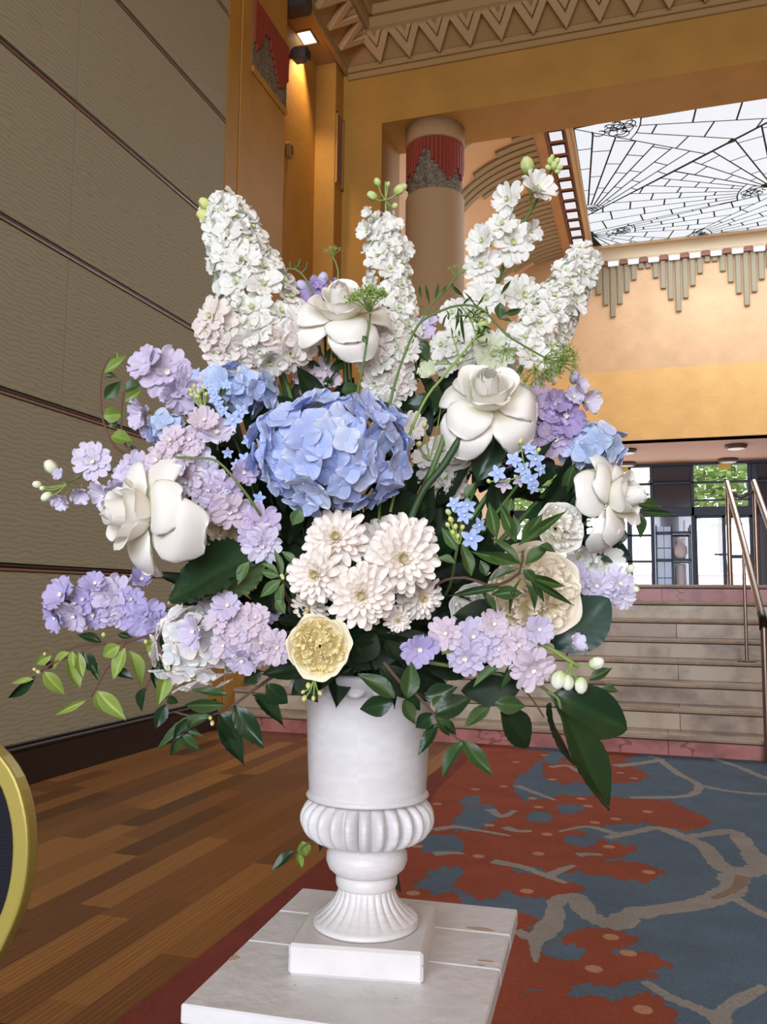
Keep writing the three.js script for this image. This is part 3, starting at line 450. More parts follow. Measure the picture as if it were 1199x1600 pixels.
// ------------------------------------------------------------ white wooden pedestal
const chalk = (c, s, k = 1) => std(c, 0.42, { map: texture(512, 512, (u, v) => { const n = fbm(u * 10, v * 10, s), ch = smooth(0.79, 0.83, fbm(u * 42, v * 42, s + 4)) * smooth(0.5, 0.62, fbm(u * 5, v * 5, s + 9)) * k, w = 0.95 + 0.08 * (n - 0.45); return [lerp(w, 0.5, ch), lerp(w * 0.995, 0.44, ch), lerp(w * 0.985, 0.38, ch)]; }, { metresX: 0.32, metresY: 0.32, mirror: true }), bumpMap: texture(256, 256, (u, v) => fbm(u * 20, v * 20, s + 2), { srgb: false, metresX: 0.3, metresY: 0.3, mirror: true }), bumpScale: 0.0012 });
const PY = 0.70;
{
  const a = 3.0 * Math.PI / 180, pm = chalk('#eff1f3', 21), bm = chalk('#e9edf0', 27);
  const p = tag(group('pedestal', [-0.3605, 0, -1.112]), 'square white painted wooden pedestal with a worn plank top under the urn', 'pedestal'); p.rotation.y = a;
  // the top is three boards, joints running across
  for (const [z0, z1] of [[-0.205, -0.102], [-0.1005, 0.012], [0.0135, 0.2]]) mesh('top_board', bx(-0.17, 0.17, PY - 0.022, PY, z0, z1, 0.0022), pm, p);
  mesh('cross_batten', bx(-0.14, 0.14, PY - 0.04, PY - 0.0222, -0.17, 0.17, 0.002), bm, p);
  for (const [x0, x1, z0, z1] of [[-0.135, 0.135, 0.137, 0.155], [-0.135, 0.135, -0.155, -0.137], [-0.135, -0.117, -0.137, 0.137], [0.117, 0.135, -0.137, 0.137]]) mesh('side_board', bx(x0, x1, 0.05, PY - 0.04, z0, z1, 0.002), bm, p);
  mesh('plinth', bx(-0.155, 0.155, 0.008, 0.05, -0.175, 0.175, 0.004), bm, p);
  const chipM = std('#c3b198', 0.8); for (const [x, z, w, h, s] of [[0.128, -0.112, 0.024, 0.007, 1], [0.15, -0.008, 0.012, 0.004, 2], [-0.163, 0.07, 0.006, 0.012, 3], [0.145, 0.006, 0.008, 0.003, 4]]) { const pts = []; for (let i = 0; i < 14; i++) { const a = i / 14 * 6.283, k = 0.6 + 0.55 * noise2(i * 1.7, s * 3, 5); pts.push(new THREE.Vector2(x + Math.cos(a) * w * k, -(z + Math.sin(a) * h * k))); } const g = new THREE.ExtrudeGeometry(new THREE.Shape(pts), { depth: 0.0005, bevelEnabled: false }); g.rotateX(-Math.PI / 2); g.translate(0, PY - 0.0001, 0); mesh('paint_chip', g, chipM, p); }
}
// ------------------------------------------------------------ white urn
const UX = -0.366, UZ = -1.105;
{
  const m = chalk('#e8e6e5', 33, 0.85), sq = m; m.bumpMap = null;
  const u = tag(group('urn', [UX, PY, UZ]), 'tall white glazed urn with a beaded collar and fluted foot, holding the bouquet', 'urn'); u.rotation.y = 9.1 * Math.PI / 180;
  const S = 0.166;
  mesh('square_base', cbox(S, 0.037, S, 0.0035, 0, 0.0185, 0), m, u);
  // fluted foot: a flare whose radius ripples with the angle
  const flute = (pts, n, depth, seg = 240) => { const g = lathe(pts, seg), p = g.attributes.position, rows = pts.length; for (let i = 0; i < p.count; i++) { const x = p.getX(i), z = p.getZ(i), r = Math.hypot(x, z), a = Math.atan2(x, z), j = i % rows, k = depth(j / (rows - 1)); const w = Math.abs(Math.sin(a * n / 2)); const f = 1 + k * (Math.pow(w, 0.6) - 0.75); p.setX(i, x * f); p.setZ(i, z * f); } g.computeVertexNormals(); return g; };
  const foot = []; for (let i = 0; i <= 22; i++) { const t = i / 22; foot.push([0.0365 + 0.0305 * Math.pow(1 - t, 2.3), 0.046 + 0.042 * t]); }
  mesh('fluted_foot', flute(foot, 26, (t) => 0.075 * Math.sin(Math.PI * clamp(t * 0.92 + 0.06))), m, u);
  mesh('foot_fillet', lathe([[0, 0.036], [0.0685, 0.037], [0.0695, 0.0405], [0.067, 0.045], [0.06, 0.048], [0.03, 0.05]], 72), m, u);
  mesh('neck_ring', lathe([[0.034, 0.083], [0.0385, 0.0845], [0.0405, 0.089], [0.0405, 0.095], [0.0385, 0.1], [0.035, 0.102]], 72), m, u);
  mesh('neck_bulb', lathe([[0.034, 0.1], [0.043, 0.1025], [0.05, 0.109], [0.0535, 0.118], [0.0528, 0.127], [0.0475, 0.1355], [0.04, 0.141], [0.034, 0.144]], 72), m, u);
  const gd = []; for (let i = 0; i <= 20; i++) { const t = i / 20, a = -1.15 + t * 2.55; gd.push([0.0605 + 0.0265 * Math.cos(a) - (1 - t) * 0.006, 0.1695 + 0.028 * Math.sin(a) * (a < 0 ? 1 : 1)]); }
  mesh('gadroon_collar', flute([[0.042, 0.139], ...gd], 26, (t) => 0.24 * Math.pow(Math.sin(Math.PI * clamp(t * 0.97 + 0.015)), 0.5), 312), m, u);
  const cyl = [[0.05, 0.197], [0.0795, 0.1985], [0.0815, 0.2015], [0.0795, 0.2045], [0.0775, 0.207]]; for (let i = 0; i <= 10; i++) { const t = i / 10; cyl.push([lerp(0.0775, 0.0835, Math.pow(t, 0.8)), lerp(0.208, 0.334, t)]); }
  mesh('body', lathe([...cyl, [0.084, 0.3345], [0.0825, 0.336]], 96), m, u);
  mesh('rim', lathe([[0.0815, 0.333], [0.086, 0.336], [0.093, 0.341], [0.103, 0.347], [0.109, 0.354], [0.1095, 0.36], [0.106, 0.364], [0.1, 0.362], [0.088, 0.345], [0.082, 0.32]], 96), m, u);
  const egg = [], eg = new THREE.SphereGeometry(0.0135, 12, 8); eg.scale(1, 1.05, 0.4);
  for (let i = 0; i < 20; i++) { const g = eg.clone(); g.rotateX(-0.85); g.translate(0, 0.3475, 0.0965); g.rotateY(i / 20 * Math.PI * 2); egg.push(g); }
  mesh('egg_moulding', merge(egg), m, u);
  mesh('inner_wall', lathe([[0, 0.24], [0.072, 0.24], [0.078, 0.33], [0.083, 0.345]], 64), std('#b9b5b0', 0.6, { side: THREE.DoubleSide }), u);
  const foam = tag(mesh('floral_foam', lathe([[0, 0.243], [0.066, 0.243], [0.068, 0.34], [0.055, 0.366], [0.03, 0.378], [0, 0.381]], 24), std('#22301c', 0.95)), 'dark green block of floral foam in the mouth of the urn', 'floral foam'); foam.position.set(UX, PY, UZ);
}
// ------------------------------------------------------------ gold framed chair back at the left edge
{
  const c = tag(group('banquet_chair', [-1.14, 0.009, -1.15]), 'gold framed banquet chair with a rounded dark dotted back, at the left photo edge', 'chair'); c.rotation.y = 0.12;
  const gold = std('#b3a450', 0.42, { metalness: 0.25 }), fab = std('#15141f', 0.95, { bumpMap: texture(128, 128, (u, v) => 0.5 + 0.5 * Math.sin(v * 6.283 * 32), { srgb: false, metresX: 0.2, metresY: 0.2 }), bumpScale: 0.001 });
  const half = (k) => [[0.085, 0.4], [0.088, 0.44], [0.1, 0.49], [0.128, 0.545], [0.163, 0.61], [0.188, 0.672], [0.197, 0.735], [0.19, 0.805], [0.16, 0.872], [0.1, 0.918], [0, 0.932]].map(([x, y]) => [x * (1 - k * 0.1), lerp(y, 0.71, k * 0.09)]);
  const out = (k) => { const h = half(k), c1 = new THREE.CatmullRomCurve3([...h.map(([x, y]) => V(x, y, 0)), ...h.slice(0, -1).reverse().map(([x, y]) => V(-x, y, 0))]); return c1.getPoints(72).map((p) => new THREE.Vector2(p.x, p.y)); };
  const ring = new THREE.Shape(out(0)); ring.holes.push(new THREE.Path(out(1)));
  const fr = new THREE.ExtrudeGeometry(ring, { depth: 0.02, bevelEnabled: true, bevelThickness: 0.005, bevelSize: 0.004, bevelSegments: 2 }); mesh('back_frame', fr, gold, c);
  const pad = new THREE.ExtrudeGeometry(new THREE.Shape(out(0.96)), { depth: 0.02, bevelEnabled: true, bevelThickness: 0.004, bevelSize: 0.003, bevelSegments: 2 }); pad.translate(0, 0, -0.006); const bp = mesh('back_pad', pad, fab, c);
  const dots = []; for (let i = 0; i < 12; i++) for (let j = 0; j < 9; j++) { const x = -0.16 + j * 0.04 + (i % 2) * 0.02, y = 0.55 + i * 0.031; if (Math.hypot(x / 0.155, (y - 0.75) / 0.16) < 1) { const g = new THREE.SphereGeometry(0.003, 6, 4); g.scale(1, 1, 0.5); g.translate(x, y, 0.0195); dots.push(g); } }
  mesh('woven_dots', merge(dots), std('#d8c49a', 0.8), bp);
  mesh('seat', cbox(0.42, 0.07, 0.42, 0.025, 0, 0.455, 0.2), fab, c); mesh('seat_frame', cbox(0.43, 0.025, 0.43, 0.008, 0, 0.407, 0.2), gold, c);
  for (const s of [-1, 1]) { mesh('back_leg', tube([[s * 0.085, 0.46, 0.01], [s * 0.12, 0.38, 0.004], [s * 0.185, 0.2, -0.02], [s * 0.195, 0.0, -0.05]], 0.0125, 14, 8), gold, c); mesh('front_leg', tube([[s * 0.19, 0.41, 0.39], [s * 0.19, 0.2, 0.4], [s * 0.19, 0.0, 0.4]], 0.0125, 8, 8), gold, c); }
}
// ------------------------------------------------------------ botany kit
const RIGHT = V(1, 0, 0).applyQuaternion(camera.quaternion), UPV = V(0, 1, 0).applyQuaternion(camera.quaternion);
const BACK = FWD.clone().negate();
const face = (fx, fy, fz = 1) => V().addScaledVector(RIGHT, fx).addScaledVector(UPV, fy).addScaledVector(BACK, fz).normalize();
const MOUTH = V(UX, PY + 0.345, UZ);
const px2m = (px, d) => px * d / FPX;
function aim(o, dir, roll = 0) { o.quaternion.setFromUnitVectors(V(0, 0, 1), dir); o.quaternion.multiply(new THREE.Quaternion().setFromAxisAngle(V(0, 0, 1), roll)); return o; }
const oval = (v) => Math.pow(Math.sin(Math.PI * Math.pow(clamp(v * 0.985 + 0.012), 0.82)), 0.72);
const obov = (v) => (0.22 + 0.78 * Math.pow(v, 0.75)) * Math.sqrt(Math.max(0.0004, 1 - Math.pow(clamp((v - 0.5) / 0.52), 2.6)));
const spoon = (v) => (0.42 + 0.58 * smooth(0.1, 0.65, v)) * Math.sqrt(1 - Math.pow(clamp((v - 0.7) / 0.31), 2.6) * 0.93);
function gridGeo(nu, nv, f, tip = 1) {                                   // f(u -1..1, v 0..1) -> [x, y, z, shade r, g, b]
  const pos = [], uv = [], col = [], idx = [];
  for (let j = 0; j <= nv; j++) for (let i = 0; i <= nu; i++) { const u = -1 + 2 * i / nu, v = 1 - Math.pow(1 - j / nv, tip), p = f(u, v); pos.push(p[0], p[1], p[2]); col.push(p[3] ?? 1, p[4] ?? 1, p[5] ?? 1); uv.push((u + 1) / 2, v); }
  for (let j = 0; j < nv; j++) for (let i = 0; i < nu; i++) { const a = j * (nu + 1) + i, b = a + 1, c = a + nu + 1, d = c + 1; idx.push(a, b, d, a, d, c); }
  const g = new THREE.BufferGeometry(); g.setAttribute('position', new THREE.Float32BufferAttribute(pos, 3)); g.setAttribute('uv', new THREE.Float32BufferAttribute(uv, 2)); g.setAttribute('color', new THREE.Float32BufferAttribute(col, 3)); g.setIndex(idx); g.computeVertexNormals(); return g;
}
// a petal that grows along +y and looks along +z: a0 first rise, bend what it turns through
function petal({ L = 0.5, W = 0.4, shape = oval, a0 = 0.2, bend = -0.4, cup = 0.15, ruff = 0.03, rf = 3, ph = 0, notch = 0, nu = 6, nv = 6, shade = () => [1, 1, 1] }) {
  const cy = [0], cz = [0], N = 40; for (let k = 1; k <= N; k++) { const a = a0 + bend * k / N; cy.push(cy[k - 1] + Math.cos(a) * L / N); cz.push(cz[k - 1] + Math.sin(a) * L / N); }
  return gridGeo(nu, nv, (u, v) => {
    const w = W / 2 * shape(v), vv = clamp(v - notch * v * v * (1 - Math.abs(u)) * (1 - Math.abs(u))), k = vv * N, k0 = Math.min(N - 1, Math.floor(k)), t = k - k0, a = a0 + bend * vv;
    const off = cup * u * u * w + ruff * L * v * v * Math.sin(rf * Math.PI * u + ph) + ruff * 0.4 * L * v * Math.sin(rf * 2.3 * u + ph * 3 + v * 5);
    return [u * w, lerp(cy[k0], cy[k0 + 1], t) - Math.sin(a) * off, lerp(cz[k0], cz[k0 + 1], t) + Math.cos(a) * off, ...shade(u, v)];
  }, 1.7);
}
// a rose petal: a patch round the axis; R and H give radius and height along its length
function rosePetal({ R, H, D = 0.8, round = 0.16, point = 0, fold = 0, ruff = 0.01, ph = 0, nu = 10, nv = 10, shade }) {
  return gridGeo(nu, nv, (u, v) => {
    const vv = v * (1 - round * u * u * u * u + point * Math.pow(1 - Math.abs(u), 2)), w = Math.pow(Math.sin(Math.PI / 2 * clamp(v * 1.3 + 0.14)), 0.8) * Math.pow(1 - clamp((v - 0.8) / 0.2) ** 2 * 0.32, 1);
    let r = R(vv) - fold * Math.pow(Math.abs(u), 2.4) * v * v, h = H(vv) - fold * 0.7 * Math.pow(Math.abs(u), 2.4) * v * v; r += ruff * Math.sin(5 * u + ph) * v * v; h += ruff * Math.cos(4 * u + ph * 2) * v * v;
    const f = u * D * w; return [r * Math.sin(f), r * Math.cos(f), h, ...(shade ? shade(u, v) : [1, 1, 1])];
  });
}
const petalMat = (color, rough = 0.62, tr = 0.22, o = {}) => new THREE.MeshPhysicalMaterial({ color, roughness: rough, side: THREE.DoubleSide, vertexColors: true, transmission: tr, thickness: 0, specularIntensity: 0.5, ...o });
const PM = {
  white: petalMat('#f4f4ea'), snow: petalMat('#fbf3ea'), butter: petalMat('#fcedb4', 0.5, 0.16), blush: petalMat('#f3eae0'), ivory: petalMat('#fcf9ee', 0.5, 0.18), cream: petalMat('#fbf1d8', 0.5, 0.18), lemon: petalMat('#fdf4d0', 0.5, 0.16), greenish: petalMat('#e6ecd0'),
  lilac: petalMat('#dcd2e8'), mauve: petalMat('#d4c3de'), pinkmauve: petalMat('#e6d7e1'), violet: petalMat('#c4bae2'), purple: petalMat('#b3a1cd'), pale: petalMat('#e6e0f0'),
  blue: petalMat('#c6d3f5'), skyblue: petalMat('#c8d8f0'), paleblue: petalMat('#d6e0f2'), star: petalMat('#b9cdf0', 0.6, 0.1), mum: petalMat('#fdf5ea', 0.55, 0.15),
};
const leafMat = (color, rough, tr = 0) => new THREE.MeshPhysicalMaterial({ color, roughness: rough, side: THREE.DoubleSide, vertexColors: true, transmission: tr, thickness: 0, specularIntensity: 0.7 });
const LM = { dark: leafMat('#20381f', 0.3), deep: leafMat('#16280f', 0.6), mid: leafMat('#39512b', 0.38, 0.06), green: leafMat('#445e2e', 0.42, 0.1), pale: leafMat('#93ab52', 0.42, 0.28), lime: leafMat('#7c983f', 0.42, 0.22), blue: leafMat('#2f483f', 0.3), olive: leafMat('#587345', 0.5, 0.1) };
const SM = { green: std('#587838', 0.55), olive: std('#6f8148', 0.55), dark: std('#2f4a22', 0.55), twig: std('#5d4633', 0.75), red: std('#6b4434', 0.6), lime: std('#86a24c', 0.55) };

// leaves, one unit long, one unit wide: kinds differ in outline
function leafGeo({ fold = 0.22, bend = -0.35, fat = 0.82, pow = 0.9, serr = 0, wave = 0.015, nu = 8, nv = 14, veins = 8 }) {
  return gridGeo(nu, nv, (u, v) => {
    let w = 0.5 * Math.pow(Math.sin(Math.PI * Math.pow(clamp(v), fat)), pow) * (1 - 0.12 * v); if (serr) w *= 1 + serr * ((v * 16) % 1 - 0.5);
    const a = bend * v, y = v - 0.18 * bend * bend * v * v, z = Math.sin(a) * v * 0.5 + Math.abs(u) * w * fold + wave * Math.sin((v * veins - Math.abs(u) * 2.2) * 6.283) * Math.abs(u) * 0.7 + 0.02 * Math.sin(v * 7 + u * 2);
    const rib = Math.exp(-Math.pow(u / 0.09, 2)) * 0.42 + 0.1 * Math.pow(Math.max(0, Math.cos((v * veins - Math.abs(u) * 2.2) * 6.283)), 8);
    return [u * w, y, z, 1 + rib, 1 + rib * 0.9, 1 + rib * 0.5];
  });
}
const LG = {
  camellia: [leafGeo({ fat: 0.84, pow: 1.05 }), leafGeo({ fat: 0.88, pow: 1.0, bend: -0.7, fold: 0.3 }), leafGeo({ fat: 0.82, pow: 1.05, bend: 0.25, fold: 0.16 })],
  willow: [leafGeo({ fat: 0.95, pow: 1.3, bend: -0.4, fold: 0.3, veins: 10, wave: 0.004 }), leafGeo({ fat: 0.9, pow: 1.25, bend: -0.15, fold: 0.25, wave: 0.004 })],
  ruscus: [leafGeo({ fat: 0.78, pow: 1.2, bend: -0.6, fold: 0.3, wave: 0.004 }), leafGeo({ fat: 0.82, pow: 1.2, bend: 0.35, fold: 0.25, wave: 0.004 })],
  magnolia: [leafGeo({ fat: 1.3, pow: 0.75, bend: -0.25, fold: 0.12, nv: 20, veins: 9, wave: 0.008 }), leafGeo({ fat: 0.95, pow: 0.7, bend: -0.35, fold: 0.16, nv: 20, wave: 0.012 })],
  serrate: [leafGeo({ fat: 0.8, pow: 0.75, serr: 0.12, bend: -0.45, fold: 0.2, nv: 48, veins: 7, wave: 0.02 })],
};
let leafCount = 0;
// one leaf from pixel (x0, y0) to (x1, y1), w pixels wide, at the given depth; tip may be nearer or farther
function leaf(parent, kind, mat, x0, y0, x1, y1, w, d, { dd = 0, roll = 0, base = parent.position, name = 'leaf' } = {}) {
  const a = at(x0, y0, d), b = at(x1, y1, d + dd), gs = LG[kind], L = a.distanceTo(b), y = b.clone().sub(a).normalize();
  let n = CAM.clone().sub(a).normalize().addScaledVector(V(0, 1, 0), 0.35); n.addScaledVector(y, -n.dot(y)).normalize(); n.applyAxisAngle(y, roll + 0.5 * Math.sin(leafCount * 2.4));
  const x = y.clone().cross(n), m = mesh(name, gs[leafCount++ % gs.length], mat, parent);
  m.quaternion.setFromRotationMatrix(new THREE.Matrix4().makeBasis(x, y, n)); m.position.copy(a).sub(base); m.scale.set(px2m(w, d) * (kind === 'magnolia' || kind === 'serrate' ? 1.08 : kind === 'willow' ? 0.92 : 1.0), L, L); return m;
}
const path = (pts, d, base) => pts.map(([x, y, e]) => at(x, y, e ?? d).sub(base));
function stemTo(parent, from, r = 0.003, mat = SM.green, sag = 0.04, dir = null) {   // from a flower to the urn's mouth
  const o = parent.position, end = MOUTH.clone().add(V(rr(-0.035, 0.035), -0.03, rr(-0.03, 0.03))), mid = from.clone().lerp(end, 0.55); mid.y += sag * 0.4;
  const pts = [from.clone()]; if (dir) pts.push(from.clone().addScaledVector(dir, -0.035)); pts.push(mid, end);
  return mesh('stem', tube(pts.map((p) => p.sub(o)), r, 18, 6, r * 1.15), mat, parent);
}
// ---- delphinium florets
const cream2 = (u, v) => { const c = smooth(0.0, 0.35, v), k = 0.94 + 0.08 * Math.cos(u * 9) * v; return [lerp(0.93, 1, c) * k, lerp(1.0, 1, c) * k, lerp(0.78, 1, c) * k]; };
const streak = (u, v) => { const c = smooth(0.05, 0.5, v), k = 0.9 + 0.12 * Math.abs(Math.cos(u * 4.2)) * (0.5 + 0.5 * v); return [k * lerp(1.06, 1, c), k * lerp(1.06, 1, c), k * lerp(1.0, 1, c)]; };
const outerP = [0, 1.7, 3.1].map((ph) => petal({ L: 0.5, W: 0.52, shape: obov, a0: 0.16, bend: -0.42, cup: 0.28, ruff: 0.085, rf: 2.9, ph, notch: 0.16, nu: 8, nv: 7, shade: streak }));
const heartG = (() => { const l = []; for (let i = 0; i < 6; i++) { const g = petal({ L: i % 2 ? 0.34 : 0.26, W: 0.3, shape: obov, a0: 0.42 + 0.22 * (i % 2 ? 0 : 1), bend: -0.35, cup: 0.4, ruff: 0.1, rf: 3, ph: i * 1.3, nu: 5, nv: 5, shade: cream2 }); g.rotateZ(i / 6 * 6.283 + 0.5); g.translate(0, 0, 0.015); l.push(g); } return merge(l); })();
const eyeG = (() => { const l = []; for (let i = 0; i < 5; i++) { const g = petal({ L: 0.16, W: 0.09, shape: oval, a0: 0.95, bend: 0.25, cup: 0.4, nu: 3, nv: 3 }); g.rotateZ(i * 1.257); g.translate(0, 0, 0.05); l.push(g); } return merge(l); })();
const eyeM = { white: petalMat('#c9d39a', 0.7, 0), lilac: petalMat('#efeadf', 0.7, 0) };
const calyxG = merge([new THREE.CylinderGeometry(0.012, 0.02, 0.34, 5).rotateX(Math.PI / 2).translate(0, 0, -0.17)]);
function floret(parent, p, size, dir, pm, { open = 0.15, roll = rr(0, 6.28), eye = pm === PM.white || pm === PM.blush || pm === PM.greenish ? eyeM.white : eyeM.lilac, heart = pm } = {}) {
  const f = group('floret', p.clone().sub(parent.position), parent); aim(f, dir, roll); f.scale.setScalar(size);
  for (let i = 0; i < 6; i++) { const m = mesh('petal', outerP[(i + parent.children.length) % 3], pm, f), k = i * 1.0472 + rr(-0.14, 0.14); m.quaternion.setFromAxisAngle(V(0, 0, 1), k).multiply(new THREE.Quaternion().setFromAxisAngle(V(1, 0, 0), open + rr(-0.16, 0.16))); m.position.z = (i % 2) * 0.03; m.scale.setScalar(rr(0.9, 1.12)); }
  if (open < 0.9) { const h = mesh('inner_petals', heartG, heart, f); h.scale.setScalar(1 - open * 0.25); mesh('eye', eyeG, eye, f); }
  mesh('flower_stalk', calyxG, SM.lime, f); return f;
}
const budG = (() => { const g = new THREE.SphereGeometry(0.5, 10, 8); g.scale(0.72, 0.72, 1); const p = g.attributes.position; for (let i = 0; i < p.count; i++) { const a = Math.atan2(p.getY(i), p.getX(i)), k = 1 + 0.09 * Math.cos(a * 5); p.setX(i, p.getX(i) * k); p.setY(i, p.getY(i) * k); } g.computeVertexNormals(); const c = new Float32Array(p.count * 3); for (let i = 0; i < p.count; i++) { const t = smooth(-0.5, 0.2, p.getZ(i)); c[i * 3] = lerp(0.72, 1, t); c[i * 3 + 1] = lerp(0.88, 1, t); c[i * 3 + 2] = lerp(0.45, 1, t); } g.setAttribute('color', new THREE.BufferAttribute(c, 3)); return g; })();
const BM = { green: petalMat('#c3d08c', 0.6, 0), white: petalMat('#e9ecd6', 0.6, 0), lilac: petalMat('#c4bdda', 0.6, 0), yellow: petalMat('#d3d58a', 0.6, 0) };
function bud(parent, p, size, dir, m) { const b = mesh('bud', budG, m, parent); aim(b, dir); b.scale.setScalar(size); b.position.copy(p).sub(parent.position); return b; }
// list entries: [x, y, diameter in pixels, lean right, lean up, openness, depth offset]
function florets(t, list, d, pm) { for (const [x, y, s, fx = 0, fy = 0, open = 0.15, e = 0] of list) floret(t, at(x, y, d + e), px2m(s, d) * 1.18, face(fx, fy, Math.abs(fx) + Math.abs(fy) > 1.6 ? 0.4 : 1), Array.isArray(pm) ? pm[Math.floor(rnd() * pm.length)] : pm, { open }); }
function buds(t, list, d, m, axis) { for (const [x, y, s, fx = 0, fy = 0.5] of list) { const p = at(x, y, d); bud(t, p, px2m(s, d), face(fx, fy, 0.3), m); if (axis) { const q = at(axis[0], axis[1], d); mesh('bud_stalk', tube([p.clone().sub(t.position), p.clone().lerp(q, 0.5).add(V(0, -0.004, 0)).sub(t.position), q.sub(t.position)], 0.0009, 6, 5), SM.lime, t); } } }
function thing(name, label, category, grp, origin = MOUTH) { return tag(group(name, origin), label, category, grp); }
// a dense spike: florets in turns round the axis
function spike(t, tip, base, w0, w1, d0, d1, s0, s1, turns, per, pm, skipBack = -0.35) {
  const A = at(...tip, d0), B = at(...base, d1), ax = A.clone().sub(B).normalize(), e1 = ax.clone().cross(BACK).normalize(), e2 = e1.clone().cross(ax).normalize();
  mesh('stem', tube([A.clone().addScaledVector(ax, 0.0).sub(t.position), A.clone().lerp(B, 0.5).sub(t.position), B.clone().sub(t.position), MOUTH.clone().lerp(B, 0.4).sub(t.position), V(rr(-0.03, 0.03), -0.03, rr(-0.03, 0.03))], 0.003, 30, 6, 0.0048), SM.green, t);
  for (let i = 0; i < turns * per; i++) {
    const v = (i + 0.5) / (turns * per), th = i * 2.39996 + rr(-0.2, 0.2), out = e1.clone().multiplyScalar(Math.cos(th)).addScaledVector(e2, Math.sin(th)), d = lerp(d0, d1, v);
    if (out.dot(BACK) < skipBack) continue;
    const w = px2m(lerp(w0, w1, Math.pow(v, 0.7)), d) / 2, s = px2m(lerp(s0, s1, Math.pow(v, 0.6)), d) * rr(1.05, 1.22);
    const c = A.clone().lerp(B, v), p = c.clone().addScaledVector(out, Math.max(0.004, w - s * 0.22)), dir = out.clone().addScaledVector(ax, 0.22).addScaledVector(BACK, 0.12).normalize();
    const f = floret(t, p, s, dir, pm, { open: rr(0.05, 0.4) });
  }
}
// ---- mop-head hydrangea
const sepalG = [0, 2, 4].map((ph) => petal({ L: 0.5, W: 0.56, shape: (v) => Math.pow(Math.sin(Math.PI * Math.pow(clamp(v * 0.98 + 0.015), 0.7)), 0.6), a0: 0.26, bend: -0.46 + 0.08 * ph, cup: 0.14 - 0.07 * ph, ruff: 0.045, rf: 2, ph, nu: 8, nv: 8, shade: (u, v) => { const c = smooth(0.35, 1, v), k = 0.94 + 0.06 * Math.abs(Math.cos(u * 6 + v * 3)); return [lerp(0.86, 1.1, c) * k, lerp(0.9, 1.07, c) * k, lerp(0.98, 1.02, c) * k]; } }));
const dotG = new THREE.SphereGeometry(0.04, 7, 6), dotC = new Float32Array(dotG.attributes.position.count * 3).fill(1); dotG.setAttribute('color', new THREE.BufferAttribute(dotC, 3));
const coreG = (() => { const g = new THREE.IcosahedronGeometry(1, 3), c = new Float32Array(g.attributes.position.count * 3).fill(0.8); g.setAttribute('color', new THREE.BufferAttribute(c, 3)); return g; })();
function hydrangea(t, x, y, wpx, hpx, d, deep, fs, n, mats, front = -0.25, dir = BACK, dotM = PM.star) {
  const C = at(x, y, d), a = px2m(wpx, d) / 2, b = px2m(hpx, d) / 2, c = deep, s = px2m(fs, d);
  const core = mesh('flower_core', coreG, mats[0], t); core.position.copy(C).sub(t.position); core.quaternion.copy(camera.quaternion); core.scale.set(a * 0.66, b * 0.66, c * 0.66);
  for (let i = 0; i < n; i++) {
    const k = 1 - 2 * (i + 0.5) / n, th = i * 2.39996, q = Math.sqrt(1 - k * k), l = V(q * Math.cos(th), k, q * Math.sin(th));
    const nrm = V().addScaledVector(RIGHT, l.x / a).addScaledVector(UPV, l.y / b).addScaledVector(BACK, l.z / c).normalize(); if (nrm.dot(dir) < front) continue;
    const p = C.clone().addScaledVector(RIGHT, l.x * (a - s * 0.2)).addScaledVector(UPV, l.y * (b - s * 0.2)).addScaledVector(BACK, l.z * (c - s * 0.15)).addScaledVector(nrm, rr(-0.011, 0.006));
    nrm.addScaledVector(V(rr(-1, 1), rr(-1, 1), rr(-1, 1)), 0.45).normalize();
    const f = group('floret', p.sub(t.position), t); aim(f, nrm, rr(0, 6.28)); f.scale.setScalar(s * rr(0.86, 1.1)); const m = mats[Math.floor(rnd() * mats.length)];
    for (let j = 0; j < 4; j++) { const e = mesh('sepal', sepalG[(j + i) % 3], m, f); e.quaternion.setFromAxisAngle(V(0, 0, 1), j * 1.5708 + rr(-0.1, 0.1)).multiply(new THREE.Quaternion().setFromAxisAngle(V(1, 0, 0), rr(-0.15, 0.34))); e.position.z = j % 2 * 0.03; }
    const e = mesh('eye', dotG, dotM, f); e.position.z = 0.03;
  }
  stemTo(t, C, 0.0038, SM.green);
}
